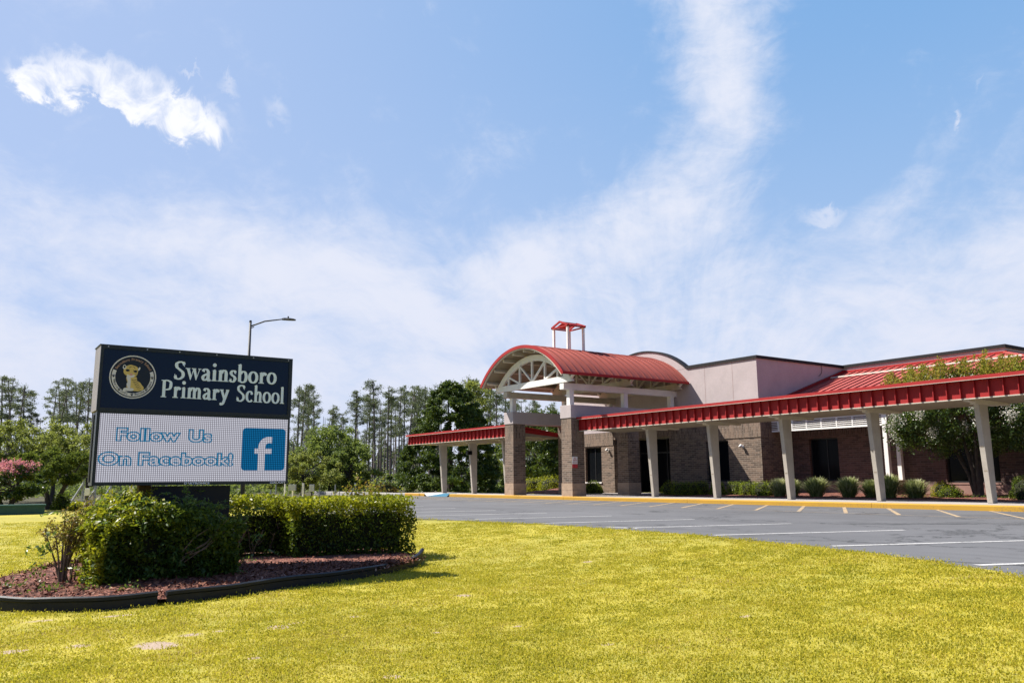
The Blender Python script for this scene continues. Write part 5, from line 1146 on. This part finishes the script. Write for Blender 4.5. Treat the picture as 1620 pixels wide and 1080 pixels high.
for px, Y, R0, H0, lb in ((1232, 27.0, .45, .72, 'striped grass clump half hidden by a walkway column, next to the boxwoods'), (1252, 27.0, .42, .66, 'striped grass clump just right of that column, against the dark wall'), (1290, 27.0, .60, .76, 'full striped grass clump in front of the large dark window, the left one'), (1341, 26.9, .58, .76, 'full striped grass clump in front of the dark wall just right of the large window'),
                          (1378, 27.2, .42, .66, 'striped grass clump peeking out left of the column below the white louvre end'), (1405, 26.9, .55, .84, 'tall green grass clump right of the column below the white louvre end'), (1447, 27.2, .50, .66, 'loose pale grass clump right of the white porch posts')):
    striped(lb, xat(px, Y), Y, R0, H0, rs)
P = [(rs.uniform(-16.8, -12.5), rs.uniform(27.5, 29), .2+abs(rs.normal())*.05) for _ in range(700)]; leafmesh('bed_weeds', P, .05, m_nandina, kind='stuff', r=rs)

# pines: five kinds of crown, then copies
def pine(r, H_, lean, low, wide):
    t_ = thing('pine_tree', None, None, (0, 0, 0)); tw = MB(); n = 7; pts = [np.array([lean*(i/n)**2*H_*.06, lean*.5*(i/n)*H_*.03, H_*i/n]) for i in range(n+1)]
    tw.tube(pts, [.17*(1-.8*i/n)+.02 for i in range(n+1)], 6); C_ = []; rd = []
    nl = int(26*(1-low)+12)
    for k in range(nl):
        u = low+(1-low)*r.random()**.8; p = pts[0]+(pts[-1]-pts[0])*u; p[2] = H_*u; a = r.uniform(0, 6.28); prof_ = math.sin(min(1, (1-u)/(1-low)*1.6+.28)*1.57)
        L_ = wide*prof_*r.uniform(.35, 1.); e = p+np.array([math.cos(a)*L_, math.sin(a)*L_, L_*r.uniform(.1, .5)]); tw.tube([p, (p+e)/2+(0, 0, -.05), e], [.035, .025, .01], 4)
        for _ in range(r.integers(2, 5)):
            f_ = r.uniform(.5, 1.05); C_.append(p*(1-f_)+e*f_+r.normal(scale=.16, size=3)); rd.append(r.uniform(.22, .5))
    C_.append(pts[-1]); rd.append(.4)
    for _ in range(3): 
        u = r.uniform(.25, low); a = r.uniform(0, 6.28); p = np.array([0, 0, H_*u]); e = p+np.array([math.cos(a), math.sin(a), .2])*r.uniform(.4, 1.1); tw.tube([p, e], [.025, .008], 4)
        if r.random() < .5: C_.append(e); rd.append(.22)
    tw.build('trunk', m_barkp, t_); P = clump_cloud(r, C_, rd, 40, .6); leafmesh('crown', P, .20, m_pine, t_, aspect=.36, r=r); return t_
rp = np.random.default_rng(77)
PH = [15, 14, 16, 13, 15, 14]
protos = [pine(rp, h, s, lw, wd_) for h, s, lw, wd_ in zip(PH, (1, -1, .4, -.5, 1.4, 0), (.62, .52, .68, .45, .58, .38), (1.9, 1.6, 2.2, 1.5, 2.0, 1.4))]
used = [False]*6
pl = [(-6, 598), (4, 600), (10, 603), (19, 610), (28, 613), (38, 640), (46, 655), (72, 613), (80, 608), (92, 606), (104, 602), (112, 604), (118, 607), (131, 600), (139, 606), (150, 612), (166, 640), (190, 640), (240, 640), (300, 640), (350, 640), (410, 640), (440, 640),
      (468, 612), (473, 609), (480, 613), (487, 624), (494, 621), (500, 640), (516, 646), (523, 642), (534, 655), (541, 660), (546, 690), (552, 700), (560, 622), (564, 619), (577, 627), (582, 617), (592, 603), (597, 640), (602, 650), (612, 613), (617, 615), (626, 640), (630, 613), (638, 612), (644, 615), (653, 620), (656, 616), (664, 614), (671, 613), (679, 640), (684, 611), (690, 612), (697, 617), (738, 598), (745, 602), (758, 604), (768, 606), (775, 605), (786, 612), (797, 616), (808, 622), (818, 640), (827, 636), (838, 640), (846, 634), (856, 650), (866, 640), (877, 648), (889, 655), (900, 655),
      (588, 660), (608, 668), (622, 672), (634, 664), (648, 670), (575, 680), (660, 668), (670, 676), (530, 690), (510, 690), (485, 680)]
for i, (px, ty) in enumerate(pl):
    k = int(rp.integers(0, 6)); dist = rp.uniform(92, 128) if ty < 660 else rp.uniform(110, 150)
    o = protos[k] if not used[k] else copytree(protos[k]); used[k] = True
    c = at(px, 780, dist); h = at(px, ty, dist)[2]-GZ; s = h/PH[k]
    o.location = (c[0], c[1], GZ); o.scale = (s*rp.uniform(.85, 1.1), s*rp.uniform(.85, 1.1), s); o.rotation_euler = (0, 0, rp.uniform(0, 6.28))
    o['label'] = 'tall thin pine with bare straight trunk and ragged high crown behind the lot'; o['category'] = 'pine tree'; o['group'] = 'tall pines in the woods behind the lot'
for k in range(6):
    if not used[k]:
        for ch in list(protos[k].children): bpy.data.objects.remove(ch)
        bpy.data.objects.remove(protos[k])
# the far wood behind them
def far_wood():
    r = np.random.default_rng(9); C_ = []; rd = []
    for _ in range(2300):
        px = r.uniform(-120, 930); dist = r.uniform(135, 190); a = at(px, 780, dist); prof_ = 5.2+1.6*math.sin(px*.031)+1.1*math.sin(px*.083+1)+.8*math.sin(px*.21); h = prof_*r.random()**.75*dist/150
        C_.append((a[0], a[1], GZ+h)); rd.append(r.uniform(.5, 1.3))
    P = clump_cloud(r, C_, rd, 26, .9); leafmesh('far_wood', P, .55, m_haze, aspect=.6, kind='stuff', r=r)
    mb = MB()
    for _ in range(420):
        px = r.uniform(-120, 930); dist = r.uniform(112, 170); a = at(px, 780, dist); h = r.uniform(5, 11); mb.tube([(a[0], a[1], GZ), (a[0]+r.normal()*.3, a[1]+r.normal()*.3, GZ+h)], [r.uniform(.06, .13), .03], 5)
    mb.build('far_trunks', m_barkp, kind='stuff')
    C_ = []; rd = []
    for _ in range(520):
        px = r.uniform(-100, 900); dist = r.uniform(72, 108); a = at(px, 780, dist); C_.append((a[0], a[1], GZ+abs(r.normal())*.75)); rd.append(r.uniform(.25, .7))
    P = clump_cloud(r, C_, rd, 60, .9); leafmesh('understory_brush', P, .2, m_oak, aspect=.6, kind='stuff', r=r)
far_wood()

# ------------------------------------------------------------------ street lamp and the things at the far edge of the lawn
LD = 52
base = at(383, 790, LD); topz = at(390, 509, LD)[2]; lp = thing('street_lamp', 'tall thin grey street lamp with one curved arm rising behind the sign', 'street lamp', (base[0], base[1], GZ))
bx, by = base[0], base[1]
MB().tube([(bx, by, GZ), (bx, by, topz)], [.13, .075], 12).build('pole', m_pole, lp, smooth=True)
MB().tube([(bx, by, topz-.02), (bx, by, topz+.1)], [.085, .07], 10).build('pole_cap', m_black, lp)
e = at(446, 505, LD); tip = at(468, 505.5, LD)
az = at(392, 516, LD)[2]; mid = np.array([bx, by, az])*.55+e*.45+np.array([0, 0, .12])
MB().tube([(bx, by, az), mid, e], [.05, .045, .035], 8).tube([(bx, by, az-.12), (bx+(e[0]-bx)*.12, by+(e[1]-by)*.12, az-.02)], [.03, .03], 6).build('arm', m_pole, lp, smooth=True)
d = (tip-e); d[2] = 0; ln = np.linalg.norm(d); d /= ln; n_ = np.array([-d[1], d[0], 0]); up3 = np.array([0, 0, 1.])
hd_ = MB(); prof = [(0, .05, .06), (.15, .10, .09), (.5, .15, .09), (.8, .13, .07), (1, .05, .03)]; v = []
for u, w_, h_ in prof:
    c = e+d*ln*u; v += [c-n_*w_+up3*0, c-n_*w_*.6+up3*h_, c+n_*w_*.6+up3*h_, c+n_*w_, c+n_*w_*.7-up3*.05, c-n_*w_*.7-up3*.05]
f = [(i*6+j, i*6+(j+1) % 6, (i+1)*6+(j+1) % 6, (i+1)*6+j) for i in range(4) for j in range(6)]+[tuple(range(6)), tuple(range(24, 30))[::-1]]
hd_.add(v, f).build('lamp_head', m_pole, lp); c = e+d*ln*.45+up3*.09; MB().tube([c, c+up3*.12], [.045, .045], 8).build('photocell', m_black, lp)

def post_thing(name, label, cat, px, y0, y1, dist, w_, m, box=None, boxm=None, group=None):
    c = at(px, 790, dist); zt = at(px, y0, dist)[2]; t_ = thing(name, label, cat, (c[0], c[1], GZ), group)
    MB().tube([(c[0], c[1], GZ), (c[0], c[1], zt)], [w_/2, w_/2], 8).build('post', m, t_)
    if box:
        bw_, bh, bd = box; b_ = MB(); a = YAW; f2 = np.array([math.cos(a), math.sin(a)]); s2 = np.array([-f2[1], f2[0]])
        q4 = [np.array([c[0], c[1]])+f2*(-w_/2-.002-bd*(1-k0))+s2*bw_*(k1-.5) for k0, k1 in ((0, 0), (1, 0), (1, 1), (0, 1))]
        b_.hexa([(*p, zt-bh) for p in q4], [(*p, zt) for p in q4]); bevel(b_.build('panel', boxm or m_galv, t_), .01)
    return t_
post_thing('white_post', 'plain thin white post just right of the sign', 'post', 450, 752, 790, 45, .09, m_white)
post_thing('meter_post', 'grey meter box on a white post right of the sign', 'utility post', 463, 766, 790, 45, .10, m_white, (.36, .32, .22), m_galv)
post_thing('marker_post', 'slim white and blue marker post among the posts right of the sign', 'post', 479, 764, 790, 46, .12, m_white, (.10, .6, .02), m_white)
post_thing('sign_post', 'small pale panel on a dark post right of the sign', 'sign post', 493, 766, 790, 47, .10, m_black, (.28, .38, .02), m_galv)
post_thing('sign_post', 'small white notice on a dark post just left of the sign base', 'sign post', 138, 772, 795, 36, .08, m_black, (.20, .28, .02), m_white)
post_thing('sign_post', 'small white notice on a post seen under the message screen', 'sign post', 207, 769, 795, 40, .08, m_black, (.16, .24, .02), m_white)
# diagonal pipe braces of a fence under the trees
for i, (p0, p1) in enumerate((((108, 790), (132, 764)), ((131, 798), (150, 775)), ((156, 796), (175, 770)), ((545, 790), (562, 768)))):
    a = at(*p0, 46); b_ = at(*p1, 46); a[2] = GZ
    lb = ('slanting grey pipe brace under the small tree left of the sign', 'slanting grey pipe brace just left of the lower sign corner', 'slanting grey pipe brace seen under the left end of the screen', 'slanting pipe brace in front of the trees right of the sign')[i]
    t_ = thing('pipe_brace', lb, 'brace', tuple(a), 'slanting pipe braces of the far fence'); MB().tube([a, b_], .05, 6).build('brace_pipe', m_galv, t_); MB().tube([(b_[0], b_[1], GZ), (b_[0], b_[1], b_[2]+.15)], .05, 6).build('post', m_galv, t_)
for i, px in enumerate((150, 262, 428, 436, 505, 530)):
    post_thing('fence_post', 'thin grey fence post under the trees behind the sign', 'fence post', px, 766, 790, 58, .09, m_galv, group='thin fence posts under the far trees')
# green low wall at far left
a = at(-60, 810, 38); b_ = at(70, 806, 38); m_gw = mat('green_painted_metal', painted((.03, .09, .075), .5, .12, 3.))
t_ = thing('low_green_wall', 'long low dark green bin at the left edge of the lawn below the pink tree', 'bin', (float((a+b_)[0]/2), float((a+b_)[1]/2), GZ)); zt = at(40, 800, 38)[2]
dd = (b_-a)[:2]; dd /= np.linalg.norm(dd); nn = np.array([-dd[1], dd[0]])*.4
MB().hexa([(*(a[:2]-nn), GZ), (*(b_[:2]-nn), GZ), (*(b_[:2]+nn), GZ), (*(a[:2]+nn), GZ)], [(*(a[:2]-nn), zt), (*(b_[:2]-nn), zt), (*(b_[:2]+nn), zt), (*(a[:2]+nn), zt)]).build('body', m_gw, t_)
e0, e1 = a[:2]-dd*.04, b_[:2]+dd*.04; n2 = nn*1.1
MB().hexa([(*(e0-n2), zt+.002), (*(e1-n2), zt+.002), (*(e1+n2), zt+.002), (*(e0+n2), zt+.002)], [(*(e0-n2), zt+.06), (*(e1-n2), zt+.06), (*(e1+n2), zt+.06), (*(e0+n2), zt+.06)]).build('rim', m_gw, t_)

# ------------------------------------------------------------------ notice on the right brick pier
X2 = -27.94; nt = thing('parking_notice', 'white no-parking notice with red lower plate fixed to the brick pier', 'notice', (X2, 22.6, 1.6))
MB().box(X2-.001, X2+.008, 22.46, 22.74, 1.40+.14, 1.86).build('white_plate', m_white, nt); MB().box(X2-.001, X2+.008, 22.46, 22.74, 1.37, 1.535).build('red_plate', mat('red_notice_plate', painted((.45, .04, .05), .4, .05)), nt)
m_rp = mat('red_notice_print', painted((.45, .04, .05), .5, .03)); 
def tiny(text, y0, y1, z, h, m): text_mesh(text, y0, y1, z, z, h, X2+.0095, .02, m, 'notice_lettering', nt)
tiny('NO', 22.54, 22.66, 1.76, .06, m_rp); tiny('PARKING', 22.48, 22.72, 1.68, .05, m_rp); tiny('FIRE LANE', 22.48, 22.72, 1.59, .04, m_rp)
